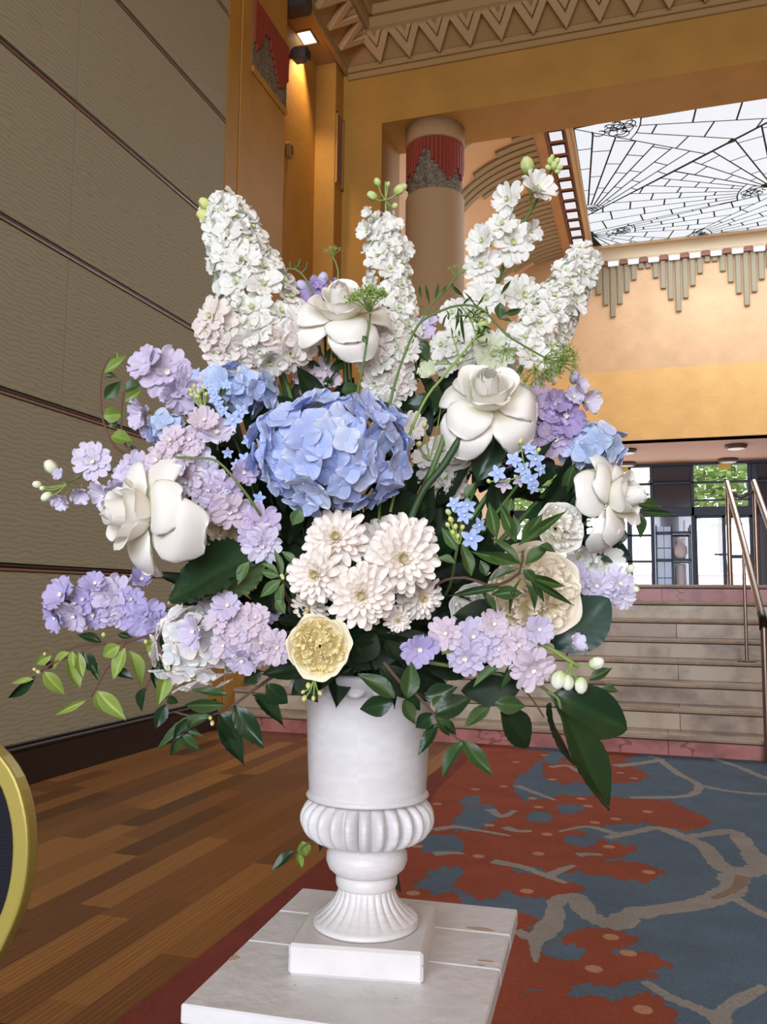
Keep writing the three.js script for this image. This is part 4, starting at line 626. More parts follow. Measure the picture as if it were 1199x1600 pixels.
// ---- roses
const warm = (u, v) => { const c = smooth(0, 0.55, v); return [lerp(0.97, 1, c), lerp(0.95, 1, c), lerp(0.76, 1, c)]; };
const curve = (...pts) => { const n = pts.length - 1; return (v) => { const k = clamp(v, 0, 1.12) * n, i = Math.min(n - 1, Math.floor(k)), t = k - i, p0 = pts[Math.max(0, i - 1)], p1 = pts[i], p2 = pts[i + 1], p3 = pts[Math.min(n, i + 2)]; return 0.5 * (2 * p1 + (p2 - p0) * t + (2 * p0 - 5 * p1 + 4 * p2 - p3) * t * t + (3 * p1 - p0 - 3 * p2 + p3) * t * t * t); }; };
const RG = {
  core: [0, 1, 2].map((k) => rosePetal({ R: curve(0.05, 0.13 + k * 0.035, 0.17 + k * 0.04, 0.13 + k * 0.045, 0.1 + k * 0.05), H: curve(0, 0.22, 0.5, 0.78, 0.96 - k * 0.03), D: 1.9 - k * 0.2, round: 0.1, ruff: 0.01, ph: k, shade: warm })),
  inner: [0, 1].map((k) => rosePetal({ R: curve(0.08, 0.27, 0.36, 0.36, 0.43), H: curve(0, 0.16, 0.4, 0.64, 0.74), D: 1.25, round: 0.14, fold: 0.03, ruff: 0.02, ph: k * 2, shade: warm })),
  mid: [0, 1].map((k) => rosePetal({ R: curve(0.08, 0.34, 0.5, 0.6, 0.74), H: curve(0, 0.14, 0.36, 0.56, 0.62), D: 0.98, round: 0.24, point: 0.12, fold: 0.06, ruff: 0.025, ph: k * 2 + 1, shade: warm })),
  outer: [0, 1, 2].map((k) => rosePetal({ R: curve(0.06, 0.44, 0.8, 1.06, 1.18), H: curve(0, 0.14, 0.17, 0.05, -0.14 - 0.1 * k), D: 0.86, round: 0.46, point: 0.2, fold: 0.17, ruff: 0.03, ph: k * 2, nu: 12, nv: 12, shade: warm })),
  cup: [0, 1, 2].map((k) => rosePetal({ R: curve(0.06, 0.46, 0.76, 0.9, 0.97 + 0.03 * k), H: curve(0, 0.05, 0.18, 0.34, 0.36), D: 0.78, round: 0.2, fold: 0.05, ruff: 0.03, ph: k * 2, nu: 12, nv: 10, shade: warm })),
};
function rose(t, x, y, rpx, d, dir, pm, roll = 0, { back = 6, stem = 0.0038 } = {}) {
  const C = at(x, y, d), h = group('flower_head', C.clone().sub(t.position), t); aim(h, dir, roll); h.scale.setScalar(px2m(rpx, d));
  const put = (g, n, off, s, tilt = 0) => { for (let i = 0; i < n; i++) { const m = mesh('petal', g[i % g.length], pm, h); m.quaternion.setFromAxisAngle(V(0, 0, 1), off + i / n * 6.283 + rr(-0.12, 0.12)).multiply(new THREE.Quaternion().setFromAxisAngle(V(1, 0, 0), tilt + rr(-0.07, 0.07))); m.scale.setScalar(s * rr(0.95, 1.06)); } };
  put(RG.core.slice(0, 1), 2, 0, 1); put(RG.core.slice(1, 2), 3, 0.7, 1); put(RG.core.slice(2), 3, 1.4, 1); put(RG.inner, 3, 0.4, 1); put(RG.mid, 3, 0.9, 1, 0.04); put(RG.outer, 3, 0.3, 0.92, 0.2); put(RG.outer, back - 2, 0.8, 1.04, -0.12);
  const cg = []; for (let i = 0; i < 5; i++) { const g = petal({ L: 0.42, W: 0.14, shape: oval, a0: -0.35, bend: -0.5, cup: 0.2, nu: 3, nv: 5 }); g.rotateZ(i * 1.257); g.translate(0, 0, -0.02); cg.push(g); }
  mesh('sepals', merge(cg), LM.green, h); const hip = mesh('hip', budG, BM.green, h); hip.scale.setScalar(0.24); hip.position.z = -0.08;
  stemTo(t, C.clone().addScaledVector(dir, -0.006), stem, SM.dark, 0.03, dir);
}
const ruffP = [0, 1, 2].map((k) => petal({ L: 0.6, W: 0.56, shape: obov, a0: 1.25, bend: -0.75, cup: 0.2, ruff: 0.12, rf: 3, ph: k * 2, notch: 0.1, nu: 8, nv: 8, shade: warm }));
function gardenRose(t, x, y, rpx, d, dir, pm, inner, n = 34, outerN = 8) {   // quartered, full of folded petals
  const C = at(x, y, d), h = group('flower_head', C.clone().sub(t.position), t); aim(h, dir, rr(0, 6)); h.scale.setScalar(px2m(rpx, d));
  for (let i = 0; i < outerN; i++) { const m = mesh('petal', RG.cup[i % 3], pm, h); m.quaternion.setFromAxisAngle(V(0, 0, 1), i / outerN * 6.283 + rr(-0.1, 0.1)).multiply(new THREE.Quaternion().setFromAxisAngle(V(1, 0, 0), i % 2 ? 0.1 : 0.12)); m.scale.setScalar(i % 2 ? 0.92 : 1.02); }
  for (let i = 0; i < n; i++) { const v = (i + 0.5) / n, r = 0.62 * Math.sqrt(v), a = i * 2.39996, q = Math.round(a / 1.2566) * 1.2566, m = mesh('petal', ruffP[i % 3], inner, h); m.position.set(-r * Math.sin(a), r * Math.cos(a), 0.13 + 0.27 * (1 - v)); m.quaternion.setFromAxisAngle(V(0, 0, 1), lerp(q + (i % 2 ? 1.2 : -1.2), a, v * v) + rr(-0.3, 0.3)).multiply(new THREE.Quaternion().setFromAxisAngle(V(1, 0, 0), lerp(0.5, 0.12, v) + rr(-0.2, 0.2))); m.scale.setScalar(lerp(0.85, 0.72, v) * rr(0.85, 1.15)); }
  stemTo(t, C.clone().addScaledVector(dir, -0.01), 0.0036, SM.dark, 0.02);
}
// ---- chrysanthemum: whorls of spoon petals
const mumP = [0, 1.5].map((ph) => petal({ L: 0.5, W: 0.148, shape: spoon, a0: 0.02, bend: 0.34, cup: 0.6, ruff: 0.02, rf: 1.5, ph, nu: 4, nv: 6, shade: (u, v) => { const k = 0.96 + 0.05 * Math.abs(u), c = smooth(0, 0.5, v); return [k, k * lerp(0.97, 1, c), k * lerp(0.8, 1, c)]; } }));
const mumHeartM = petalMat('#ece0a8', 0.6, 0.05);
function mum(t, x, y, spx, d, dir, whorls = 6) {
  const C = at(x, y, d), h = group('flower_head', C.clone().sub(t.position), t); aim(h, dir, rr(0, 6)); h.scale.setScalar(px2m(spx, d));
  const W = [[15, 1, -0.4, -0.02], [16, 1, -0.16, 0.0], [14, 0.9, 0.06, 0.02], [13, 0.74, 0.28, 0.04], [11, 0.56, 0.52, 0.055], [9, 0.38, 0.8, 0.065]];
  W.slice(0, whorls).forEach(([n, s, tilt, z], w) => { for (let i = 0; i < n; i++) { const m = mesh('petal', mumP[(i + w) % 2], PM.mum, h); m.quaternion.setFromAxisAngle(V(0, 0, 1), (i + (w % 2) * 0.5) / n * 6.283 + rr(-0.07, 0.07)).multiply(new THREE.Quaternion().setFromAxisAngle(V(1, 0, 0), tilt + rr(-0.13, 0.13))); m.position.z = z; m.scale.set(s * rr(0.9, 1.12) * (w > 3 ? 1.1 : 1), s * rr(0.82, 1.12), s); } });
  const hg = []; for (let i = 0; i < 16; i++) { const g = petal({ L: 0.12, W: 0.05, shape: spoon, a0: 1.15, bend: 0.4, cup: 0.6, nu: 2, nv: 3 }), r = 0.055 * Math.sqrt((i + 0.5) / 16); g.rotateZ(i * 2.4); g.translate(-r * Math.sin(i * 2.4), r * Math.cos(i * 2.4), 0.08); hg.push(g); }
  mesh('heart', merge(hg), mumHeartM, h); stemTo(t, C.clone().addScaledVector(dir, -0.01), 0.0028, SM.green, 0.01);
}
// ---- five-petalled blue stars
const starP = petal({ L: 0.5, W: 0.3, shape: oval, a0: 0.1, bend: -0.25, cup: 0.15, ruff: 0.01, nu: 4, nv: 5, shade: (u, v) => { const k = 0.9 + 0.12 * v; return [k * lerp(0.8, 1.05, v), k * lerp(0.86, 1.03, v), k]; } });
const starEye = petalMat('#dfe4ee', 0.7, 0);
function star(t, x, y, s, d, fx = 0, fy = 0, pm = PM.star) {
  const f = group('floret', at(x, y, d).sub(t.position), t); aim(f, face(fx, fy), rr(0, 6)); f.scale.setScalar(px2m(s, d) * 1.1);
  for (let i = 0; i < 5; i++) { const m = mesh('petal', starP, pm, f); m.quaternion.setFromAxisAngle(V(0, 0, 1), i * 1.2566).multiply(new THREE.Quaternion().setFromAxisAngle(V(1, 0, 0), rr(-0.1, 0.2))); }
  const e = mesh('eye', dotG, starEye, f); e.scale.set(2.1, 2.1, 2.4); e.position.z = 0.04;
}
// ---- feathery umbel: rays that end in clusters of tiny seeds
const seedG = new THREE.IcosahedronGeometry(1, 0);
function umbel(t, x, y, rpx, d, dir, m, n = 16, k = 7) {
  const C = at(x, y, d).sub(t.position), R = px2m(rpx, d), e1 = V(0, 1, 0.3).cross(dir).normalize(), e2 = dir.clone().cross(e1), rays = [], seeds = [];
  for (let i = 0; i < n; i++) { const a = i * 2.4, s = Math.sqrt((i + 0.5) / n), tip = C.clone().addScaledVector(e1, Math.cos(a) * s * R).addScaledVector(e2, Math.sin(a) * s * R).addScaledVector(dir, R * 1.1 * (1 - 0.35 * s * s)); rays.push(tube([C, C.clone().lerp(tip, 0.5).addScaledVector(dir, R * 0.06), tip], 0.0005, 4, 4)); for (let j = 0; j < k; j++) { const q = tip.clone().add(V(rr(-1, 1), rr(-1, 1), rr(-1, 1)).multiplyScalar(R * 0.2)); rays.push(tube([tip.clone().lerp(C, 0.12), q], 0.0003, 1, 3)); const g = seedG.clone(); g.scale(R * 0.05, R * 0.05, R * 0.05); g.translate(q.x, q.y, q.z); seeds.push(g); } }
  mesh('rays', merge(rays), SM.lime, t); stuff(mesh('seed_heads', merge(seeds), m, t));
}
// ------------------------------------------------------------ the bouquet, back to front
// white delphinium spikes
{
  const G = 'white delphinium spikes of the bouquet';
  let t = thing('delphinium', 'tall dense white delphinium spike at the top left, two green buds at its tip', 'delphinium', G);
  spike(t, [350, 326], [432, 548], 62, 140, 1.2, 1.14, 48, 60, 11, 6, PM.white);
  buds(t, [[321, 319, 24, -0.6, 0.5], [320, 338, 28, -0.7, 0.3]], 1.19, BM.yellow, [346, 352]);
  t = thing('delphinium', 'pinkish white delphinium cluster low on the left, just above the small blue hydrangea', 'delphinium', G);
  florets(t, [[333, 497, 58, -0.6, 0.3], [330, 522, 54, -0.8, 0], [350, 512, 56, -0.2, 0.1], [347, 548, 58, -0.4, -0.2], [365, 560, 52, -0.1, -0.5], [388, 535, 54, 0.2, -0.4, 0.5], [372, 520, 50, 0.1, 0.2], [420, 562, 54, 0.5, -0.9, 0.7], [404, 548, 46, 0.3, -0.5], [452, 552, 54, 0.5, -0.4], [470, 530, 58, 0.8, 0], [441, 530, 54, 0.2, -0.1], [466, 505, 50, 0.7, 0.3]], 1.1, [PM.blush, PM.white]);
  mesh('stem', tube(path([[390, 520], [425, 585], [455, 660], [500, 760]], 1.13, t.position), 0.0032, 16, 6), SM.green, t);
  t = thing('delphinium', 'white delphinium spike top centre with loose green buds at its tip, behind the white rose', 'delphinium', G);
  spike(t, [600, 345], [618, 590], 40, 100, 1.22, 1.14, 34, 50, 10, 5, PM.white);
  florets(t, [[579, 337, 28, -0.7, 0.2, 0.9], [577, 362, 36, -0.8, 0, 0.7], [604, 365, 40, 0.2, 0.2, 0.4], [624, 390, 42, 0.5, 0.1]], 1.2, PM.white);
  buds(t, [[590, 285, 15, -0.3, 0.6], [582, 306, 19, -0.7, 0.3], [624, 297, 21, 0.7, 0.5], [630, 293, 15, 0.8, 0.6], [617, 322, 12, 0.5, 0.3], [607, 288, 9, 0.1, 0.9]], 1.21, BM.green, [602, 312]);
  mesh('stem', tube(path([[603, 284], [603, 310], [604, 360], [608, 420]], 1.215, t.position), 0.0016, 10, 6), SM.lime, t);
  t = thing('delphinium', 'pinkish white delphinium stem between the top white rose and the big blue hydrangea', 'delphinium', G);
  florets(t, [[594, 534, 44, -0.4, 0.2], [616, 546, 48, 0.3, 0.1], [580, 562, 44, -0.6, -0.1], [604, 578, 50, 0, -0.1], [625, 572, 40, 0.6, 0], [613, 606, 46, 0.1, -0.3], [588, 600, 42, -0.4, -0.3], [630, 600, 36, 0.6, -0.2], [606, 632, 40, 0, -0.4]], 1.12, [PM.blush, PM.blush, PM.white]);
  stemTo(t, at(606, 600, 1.13), 0.003);
  t = thing('delphinium', 'loose white delphinium stem with florets set wide apart, reaching highest of all', 'delphinium', G);
  florets(t, [[836, 300, 58, 0.5, 0.5, 0.6], [797, 313, 50, -1, 0.2, 0.35], [801, 381, 60, 0, 0.05, 0.05], [757, 378, 48, -0.9, 0.2, 0.4], [827, 362, 36, 0.8, -0.1, 0.6], [754, 415, 52, -0.4, -0.1, 0.1], [759, 466, 56, -0.1, 0, 0.1], [815, 462, 60, 0.35, 0, 0.05], [785, 353, 46, -0.2, 0.4, 0.3], [708, 490, 42, -0.5, 0.2], [738, 500, 46, -0.2, -0.1]], 1.16, PM.white);
  buds(t, [[824, 259, 29, -0.2, 0.6]], 1.16, BM.green, [836, 300]); buds(t, [[860, 252, 13, -0.2, 0.7], [870, 252, 13, 0.5, 0.6], [866, 259, 15, 0.1, 0.3], [857, 262, 12, -0.6, 0.2], [874, 262, 13, 0.8, 0.1], [863, 246, 10, 0, 0.9], [871, 268, 10, 0.7, -0.3]], 1.16, BM.green);
  mesh('stem', tube(path([[865, 258], [842, 308], [806, 370], [775, 450], [750, 540], [718, 640], [660, 780]], 1.175, t.position), 0.0018, 30, 7, 0.0042), SM.green, t);
  mesh('side_stem', tube(path([[824, 270], [828, 300], [832, 325]], 1.175, t.position), 0.0012, 8, 6), SM.lime, t);
  t = thing('delphinium', 'thick white delphinium spike leaning right, top right of the bouquet, full of small florets', 'delphinium', G);
  spike(t, [915, 402], [812, 580], 52, 104, 1.2, 1.12, 36, 52, 11, 5, PM.white);
  t = thing('delphinium', 'greenish white delphinium florets and buds above the right white rose, among the feathery stems', 'delphinium', G);
  florets(t, [[714, 532, 50, -0.3, 0.2], [692, 540, 44, -0.6, 0.2], [726, 556, 48, 0, 0], [742, 580, 46, 0.1, -0.1], [700, 566, 40, -0.4, 0], [785, 566, 46, 0.3, 0], [776, 540, 44, 0.3, 0.3]], 1.13, PM.white);
  florets(t, [[769, 556, 56, 0.1, 0.2, 0.25], [673, 586, 44, -0.3, 0.4, 0.9], [752, 536, 34, 0, 0.4, 1.0]], 1.11, PM.greenish); buds(t, [[754, 508, 27, 0, 0.8], [679, 568, 13, 0.2, 0.8]], 1.11, BM.green, [740, 560]);
  stemTo(t, at(730, 580, 1.13), 0.003);
  t = thing('delphinium', 'faded blush florets deep inside, between the big blue hydrangea and the thick green stalk', 'delphinium', G);
  florets(t, [[643, 668, 42, 0.2, 0.1, 0.4], [634, 692, 34, -0.2, 0, 0.5], [697, 748, 58, -0.2, 0.1], [676, 742, 46, -0.6, 0.1], [720, 718, 46, 0.2, 0.3], [690, 705, 44, 0, 0.3, 0.4], [712, 760, 40, 0.4, -0.2], [665, 715, 36, -0.3, 0.2, 0.5]], 1.09, [PM.blush, PM.blush, PM.white]);
  buds(t, [[655, 694, 12, 0.2, 0.2], [664, 664, 10, 0.2, 0.6], [690, 633, 11, 0, 0.6]], 1.08, BM.yellow, [672, 720]); stemTo(t, at(680, 730, 1.1), 0.003);
}
// lilac, mauve and violet delphiniums
{
  const G = 'lilac delphiniums of the bouquet';
  let t = thing('delphinium', 'lilac delphinium florets at the upper left, beside the leafy tendril', 'delphinium', G);
  florets(t, [[234, 570, 58, -0.7, 0.5, 0.5], [261, 584, 68, 0.2, 0.1, 0.15], [277, 614, 56, 0.6, -0.5, 0.4], [229, 645, 54, -0.9, -0.2, 0.8], [243, 668, 42, -0.3, -0.8, 0.9], [290, 598, 46, 0.7, 0.1, 0.4]], 1.06, [PM.lilac, PM.lilac, PM.mauve]);
  mesh('stem', tube(path([[240, 600], [262, 625], [300, 654], [360, 720], [450, 850]], 1.08, t.position), 0.0018, 20, 6, 0.003), SM.dark, t);
  t = thing('delphinium', 'pale lilac delphinium spray reaching far left with round buds at its tip', 'delphinium', G);
  florets(t, [[148, 722, 58, -0.1, 0.1, 0.1], [101, 775, 38, -0.3, -0.9, 0.95], [126, 766, 40, 0.2, -0.8, 0.95], [166, 770, 50, -0.5, -0.5, 0.6], [214, 732, 46, 0, 0.1, 0.3], [188, 764, 44, 0.2, -0.6, 0.5], [97, 744, 26, -0.2, 0.2, 1.0], [198, 742, 38, -0.4, 0.2, 0.4]], 1.08, [PM.lilac, PM.pale, PM.lilac]);
  buds(t, [[80, 730, 27, -0.3, 0.5], [58, 757, 15, -0.9, 0.1], [73, 776, 20, -0.6, -0.5], [66, 763, 9, -0.8, -0.2]], 1.08, BM.white, [104, 757]);
  mesh('stem', tube(path([[72, 762], [104, 755], [131, 741], [187, 736], [240, 730], [340, 790], [450, 920]], 1.09, t.position), 0.0013, 24, 6, 0.0026), SM.olive, t);
  t = thing('delphinium', 'long mauve delphinium stem arching across the left centre, down to the chrysanthemums', 'delphinium', G);
  florets(t, [[251, 720, 54, -0.6, 0.2], [286, 705, 56, -0.2, 0.3], [339, 684, 62, 0.1, 1.1, 0.5], [320, 660, 46, 0, 0.5, 0.6], [300, 690, 46, -0.3, 0.4], [315, 733, 56, 0, 0], [328, 762, 58, -0.1, -0.2], [349, 772, 54, 0.1, -0.1], [360, 797, 54, 0.1, -0.3], [379, 740, 44, 0.4, 0.2, 0.6], [338, 790, 46, -0.3, -0.4], [296, 752, 46, -0.5, -0.2], [270, 690, 44, -0.4, 0.4], [268, 748, 42, -0.4, -0.3], [410, 820, 58, 0, 0.1], [411, 850, 58, 0, -0.2], [392, 836, 40, -0.4, 0]], 1.0, [PM.pinkmauve, PM.mauve, PM.pinkmauve, PM.pale]);
  florets(t, [[287, 732, 34, -0.3, 0.1, 0.95]], 0.985, PM.pale);
  mesh('stem', tube(path([[274, 714, 0.985], [312, 716, 0.975], [337, 719, 0.972], [375, 759, 0.975], [404, 800, 0.99], [430, 850, 1.06], [470, 960, 1.1]], 0.985, t.position), 0.0015, 30, 6, 0.0022), SM.olive, t);
  t = thing('delphinium', 'violet blue delphinium spray lying out to the lower left, above the yellow-green branch', 'delphinium', G);
  florets(t, [[101, 932, 54, -0.6, 0.5, 0.5], [92, 962, 46, -0.8, -0.4, 0.6], [118, 958, 48, -0.2, -0.5, 0.4], [150, 916, 44, 0, 0.9, 0.7], [177, 932, 58, 0.3, 0.1], [148, 957, 46, -0.1, -0.3], [182, 953, 50, 0.1, -0.3], [134, 938, 44, -0.3, 0.3], [221, 909, 44, 0.3, 0.8, 0.8], [230, 966, 58, 0.2, -0.1, 0.2], [209, 962, 48, -0.2, -0.2], [205, 938, 42, 0.1, 0.3], [245, 972, 40, 0.5, -0.2]], 1.08, [PM.violet, PM.lilac, PM.violet]);
  mesh('stem', tube(path([[94, 938], [150, 945], [210, 944], [270, 955], [360, 980], [470, 1020]], 1.085, t.position), 0.002, 20, 6, 0.003), SM.green, t);
  t = thing('delphinium', 'pinkish lilac delphinium florets at the lower left, in front of the white hydrangea', 'delphinium', G);
  florets(t, [[309, 985, 54, -0.8, 0, 0.5], [356, 948, 46, 0, 0.4, 0.4], [382, 976, 54, -0.2, 0.3, 0.15], [352, 1006, 44, -0.3, -0.1], [379, 1026, 52, -0.1, -0.6, 0.3], [405, 1002, 54, 0.3, 0], [430, 1011, 50, 0.3, 0.1, 0.05], [366, 992, 44, -0.3, 0.1], [340, 968, 40, -0.3, 0.3], [404, 1022, 44, 0.1, -0.4], [398, 966, 42, 0.2, 0.4]], 0.98, [PM.pinkmauve, PM.lilac, PM.pinkmauve]);
  stemTo(t, at(380, 995, 1.0), 0.003);
  t = thing('delphinium', 'dark mauve florets behind the serrated leaf, at the left of the mums', 'delphinium', G);
  florets(t, [[416, 955, 42, 0.2, 0.2, 0.4], [425, 940, 36, 0.2, 0.4, 0.6], [290, 848, 36, -0.2, 0, 0.7], [400, 975, 34, 0, 0, 0.6]], 1.06, PM.mauve); stemTo(t, at(416, 955, 1.07), 0.0025);
  t = thing('delphinium', 'purple delphinium florets with a pale tip, beside the white rose at the upper right', 'delphinium', G);
  florets(t, [[836, 634, 58, -0.1, 0.4, 0.3], [812, 658, 52, -0.4, 0], [850, 657, 60, 0, 0.1], [880, 653, 60, 0.2, 0.2, 0.2], [866, 684, 54, 0.1, -0.3], [830, 680, 44, -0.2, -0.2], [870, 632, 44, 0.2, 0.5, 0.5]], 1.08, [PM.purple, PM.purple, PM.mauve]);
  florets(t, [[911, 628, 46, 0.9, -0.1, 0.7], [902, 606, 34, 0.6, 0.5, 0.9], [895, 622, 36, 0.2, 0.3, 0.6]], 1.08, PM.pale); buds(t, [[898, 590, 22, 0.2, 0.8]], 1.08, BM.lilac, [888, 630]); stemTo(t, at(850, 650, 1.09), 0.003);
  t = thing('delphinium', 'lilac delphinium spray at the lower right with white buds hanging at its tip', 'delphinium', G);
  florets(t, [[698, 989, 48, -0.3, 0.1], [729, 1026, 58, -0.3, -0.2, 0.05], [740, 995, 50, -0.1, 0.2], [771, 977, 44, 0.1, 0.4, 0.25], [781, 1011, 52, -0.2, 0, 0.2], [808, 1007, 56, 0.1, 0.1], [831, 1042, 62, 0.1, -0.35, 0.1], [841, 984, 46, 0.1, 0.2, 0.6], [760, 1008, 44, -0.2, 0.1]], 0.97, [PM.lilac, PM.pinkmauve, PM.lilac]);
  florets(t, [[896, 1010, 42, 0.4, 0.7, 0.95]], 0.97, PM.pale);
  buds(t, [[873, 1062, 32, -0.3, -0.9], [887, 1066, 27, 0, -0.9], [908, 1071, 28, -0.1, -0.9], [932, 1036, 27, 0.8, 0.4]], 0.97, BM.white, [893, 1036]);
  mesh('stem', tube(path([[905, 1042], [880, 1026], [850, 1008], [829, 1003], [770, 1000], [690, 1020]], 0.975, t.position), 0.0024, 18, 7, 0.0026), SM.lime, t);
  t = thing('delphinium', 'small lilac and white florets at the far right, in front of the stairs', 'delphinium', G);
  florets(t, [[899, 900, 42, -0.3, 0.2, 0.4], [932, 914, 48, -0.1, 0], [966, 911, 48, 0.2, 0.1, 0.05], [973, 932, 38, 0.3, -0.3, 0.4], [950, 930, 34, 0, -0.5, 0.5]], 1.08, [PM.lilac, PM.pale]); florets(t, [[944, 878, 54, 0.2, 0.1, 0.7], [922, 882, 40, -0.2, 0.1, 0.6], [905, 872, 40, -0.3, 0.2, 0.5]], 1.1, PM.white); buds(t, [[985, 889, 17, 0.5, 0.6], [992, 921, 16, 0.7, 0]], 1.08, BM.white, [965, 910]); stemTo(t, at(930, 920, 1.1), 0.0025);
  t = thing('delphinium', 'violet delphinium tip with round grey buds, left of the top white rose', 'delphinium', G);
  florets(t, [[488, 460, 34, -0.1, 0.1, 0.3], [482, 479, 36, -0.2, -0.1, 0.2], [497, 447, 28, 0.2, 0.3, 0.7], [520, 447, 26, 0.5, 0.3, 0.9]], 1.17, PM.purple); buds(t, [[473, 446, 22, -0.7, 0.3], [505, 436, 23, 0.1, 0.7], [490, 440, 16, -0.2, 0.6]], 1.17, BM.lilac); stemTo(t, at(485, 480, 1.17), 0.0022);
  t = thing('delphinium', 'single violet floret between the yellow rose and the lower right lilac spray', 'delphinium', G);
  florets(t, [[656, 1015, 54, 0, 0.1, 0.6]], 0.97, PM.violet); stemTo(t, at(656, 1015, 0.98), 0.0022);
  t = thing('delphinium', 'dusky mauve florets in the shade behind the big blue hydrangea, above it', 'delphinium', G);
  florets(t, [[475, 588, 36, 0, 0.2, 0.5], [496, 600, 38, 0, 0.1, 0.4], [508, 578, 34, 0.2, 0.2, 0.5], [486, 618, 34, 0, 0, 0.5], [518, 596, 30, 0.2, 0.3, 0.6]], 1.14, PM.pinkmauve); stemTo(t, at(495, 600, 1.15), 0.0022);
  t = thing('delphinium', 'small lilac floret in the gap right of the top centre spike', 'delphinium', G);
  florets(t, [[662, 515, 36, 0, 0.2, 0.4], [676, 505, 20, 0.2, 0.5, 0.9]], 1.16, PM.lilac); stemTo(t, at(662, 520, 1.16), 0.0022);
  t = thing('delphinium', 'dusky purple florets in the shade under the right white rose', 'delphinium', G);
  florets(t, [[770, 702, 44, 0, 0.1, 0.3], [785, 720, 38, 0.2, 0, 0.4], [757, 718, 38, -0.3, 0, 0.4]], 1.09, PM.mauve); stemTo(t, at(770, 705, 1.1), 0.0022);
}
// hydrangeas
{
  const G = 'hydrangeas of the bouquet';
  let t = thing('hydrangea', 'large round powder blue hydrangea head at the heart of the bouquet', 'hydrangea', G);
  hydrangea(t, 517, 706, 246, 188, 1.0, 0.075, 54, 150, [PM.blue, PM.blue, PM.paleblue, PM.blue], -0.2);
  t = thing('hydrangea', 'smaller blue hydrangea at the upper left, half covered by tiny star flowers', 'hydrangea', G);
  hydrangea(t, 378, 612, 118, 84, 1.08, 0.045, 46, 44, [PM.skyblue, PM.blue, PM.paleblue], -0.2);
  t = thing('hydrangea', 'pale blue hydrangea sprig among the mauve florets at the left', 'hydrangea', G);
  hydrangea(t, 266, 668, 70, 58, 1.05, 0.03, 36, 24, [PM.paleblue, PM.skyblue], -0.1);
  t = thing('hydrangea', 'pale blue hydrangea at the right edge, above the white rose that faces right', 'hydrangea', G);
  hydrangea(t, 922, 698, 112, 92, 1.1, 0.045, 46, 44, [PM.paleblue, PM.skyblue, PM.paleblue], -0.2);
  t = thing('hydrangea', 'white hydrangea at the lower left, under the big serrated leaf', 'hydrangea', G);
  hydrangea(t, 316, 1000, 158, 148, 1.06, 0.05, 44, 80, [PM.snow, PM.snow, PM.white], -0.2, BACK, PM.white);
}
// roses
{
  const G = 'white roses of the bouquet';
  rose(thing('rose', 'large white rose at the left with its bud turned left and petals folded back', 'rose', G), 238, 806, 84, 1.0, face(-0.95, 0.08, 0.75), PM.ivory, 0.4);
  rose(thing('rose', 'white rose at the top centre, opening upward, in front of the centre white spike', 'rose', G), 535, 500, 66, 1.1, face(-0.05, 0.75, 0.75), PM.ivory, 1.2);
  rose(thing('rose', 'white rose at the upper right, its outer petals folded down like points', 'rose', G), 762, 634, 72, 1.04, face(-0.05, 0.6, 0.8), PM.ivory, 0.2);
  rose(thing('rose', 'white rose at the right edge, facing right towards the entrance doors', 'rose', G), 948, 780, 64, 1.06, face(0.8, 0.12, 0.6), PM.ivory, 0.7);
  gardenRose(thing('rose', 'pale yellow many-petalled rose low in front, over the rim of the urn', 'rose', 'garden roses of the bouquet'), 499, 1009, 53, 0.955, face(0.05, 0.1, 1), PM.lemon, PM.butter, 40, 9);
  gardenRose(thing('rose', 'big cream garden rose at the lower right, partly behind the long slender leaves', 'rose', 'garden roses of the bouquet'), 826, 928, 80, 1.02, face(0.15, 0.15, 1), PM.cream, PM.cream, 40, 10);
  gardenRose(thing('rose', 'small ruffled white rose at the right, above the big cream one', 'rose', 'garden roses of the bouquet'), 868, 826, 44, 1.05, face(0.3, 0.1, 1), PM.ivory, PM.ivory, 36, 8);
  gardenRose(thing('rose', 'cream white rose mostly hidden behind the serrated leaf and the left white rose', 'rose', 'garden roses of the bouquet'), 352, 848, 52, 1.07, face(-0.2, 0.2, 1), PM.cream, PM.cream, 26, 8);
  gardenRose(thing('rose', 'white rose tucked low right of centre behind the lilac spray', 'rose', 'garden roses of the bouquet'), 742, 950, 42, 1.05, face(-0.1, 0.1, 1), PM.ivory, PM.ivory, 20, 8);
}
// chrysanthemums
{
  const G = 'white chrysanthemums of the bouquet';
  for (const [x, y, s, d, fx, fy, l, w] of [
    [657, 932, 76, 1.0, 0.5, -0.25, 'white chrysanthemum at the right of the group, turned right, half behind its neighbours', 5],
    [600, 850, 96, 1.03, -0.05, 0.3, 'white chrysanthemum seen only as petal tips between the two upper blooms of the group', 5],
    [636, 848, 104, 1.0, 0.1, 0.6, 'white chrysanthemum standing behind the biggest bloom of the group, tips up', 5],
    [484, 948, 64, 0.985, -0.6, -0.7, 'white chrysanthemum seen from its side, lowest at the left of the group', 4],
    [526, 842, 104, 0.975, -0.05, 0.25, 'white chrysanthemum at the top left of the group, right under the blue hydrangea', 6],
    [628, 874, 118, 0.965, 0.12, 0.1, 'biggest white chrysanthemum, at the top right of the group', 6],
    [496, 898, 98, 0.96, -0.3, 0.05, 'white chrysanthemum at the left of the group, level with the slender leaf whorl', 6],
    [566, 930, 108, 0.945, -0.02, 0.05, 'white chrysanthemum in the middle of the lower row, nearest to the yellow rose', 6],
    [622, 968, 46, 0.97, 0.1, -0.3, 'smallest half-open white chrysanthemum, hanging at the bottom of the group', 5]]) mum(thing('chrysanthemum', l, 'chrysanthemum', G), x, y, s, d, face(fx, fy), w);
}
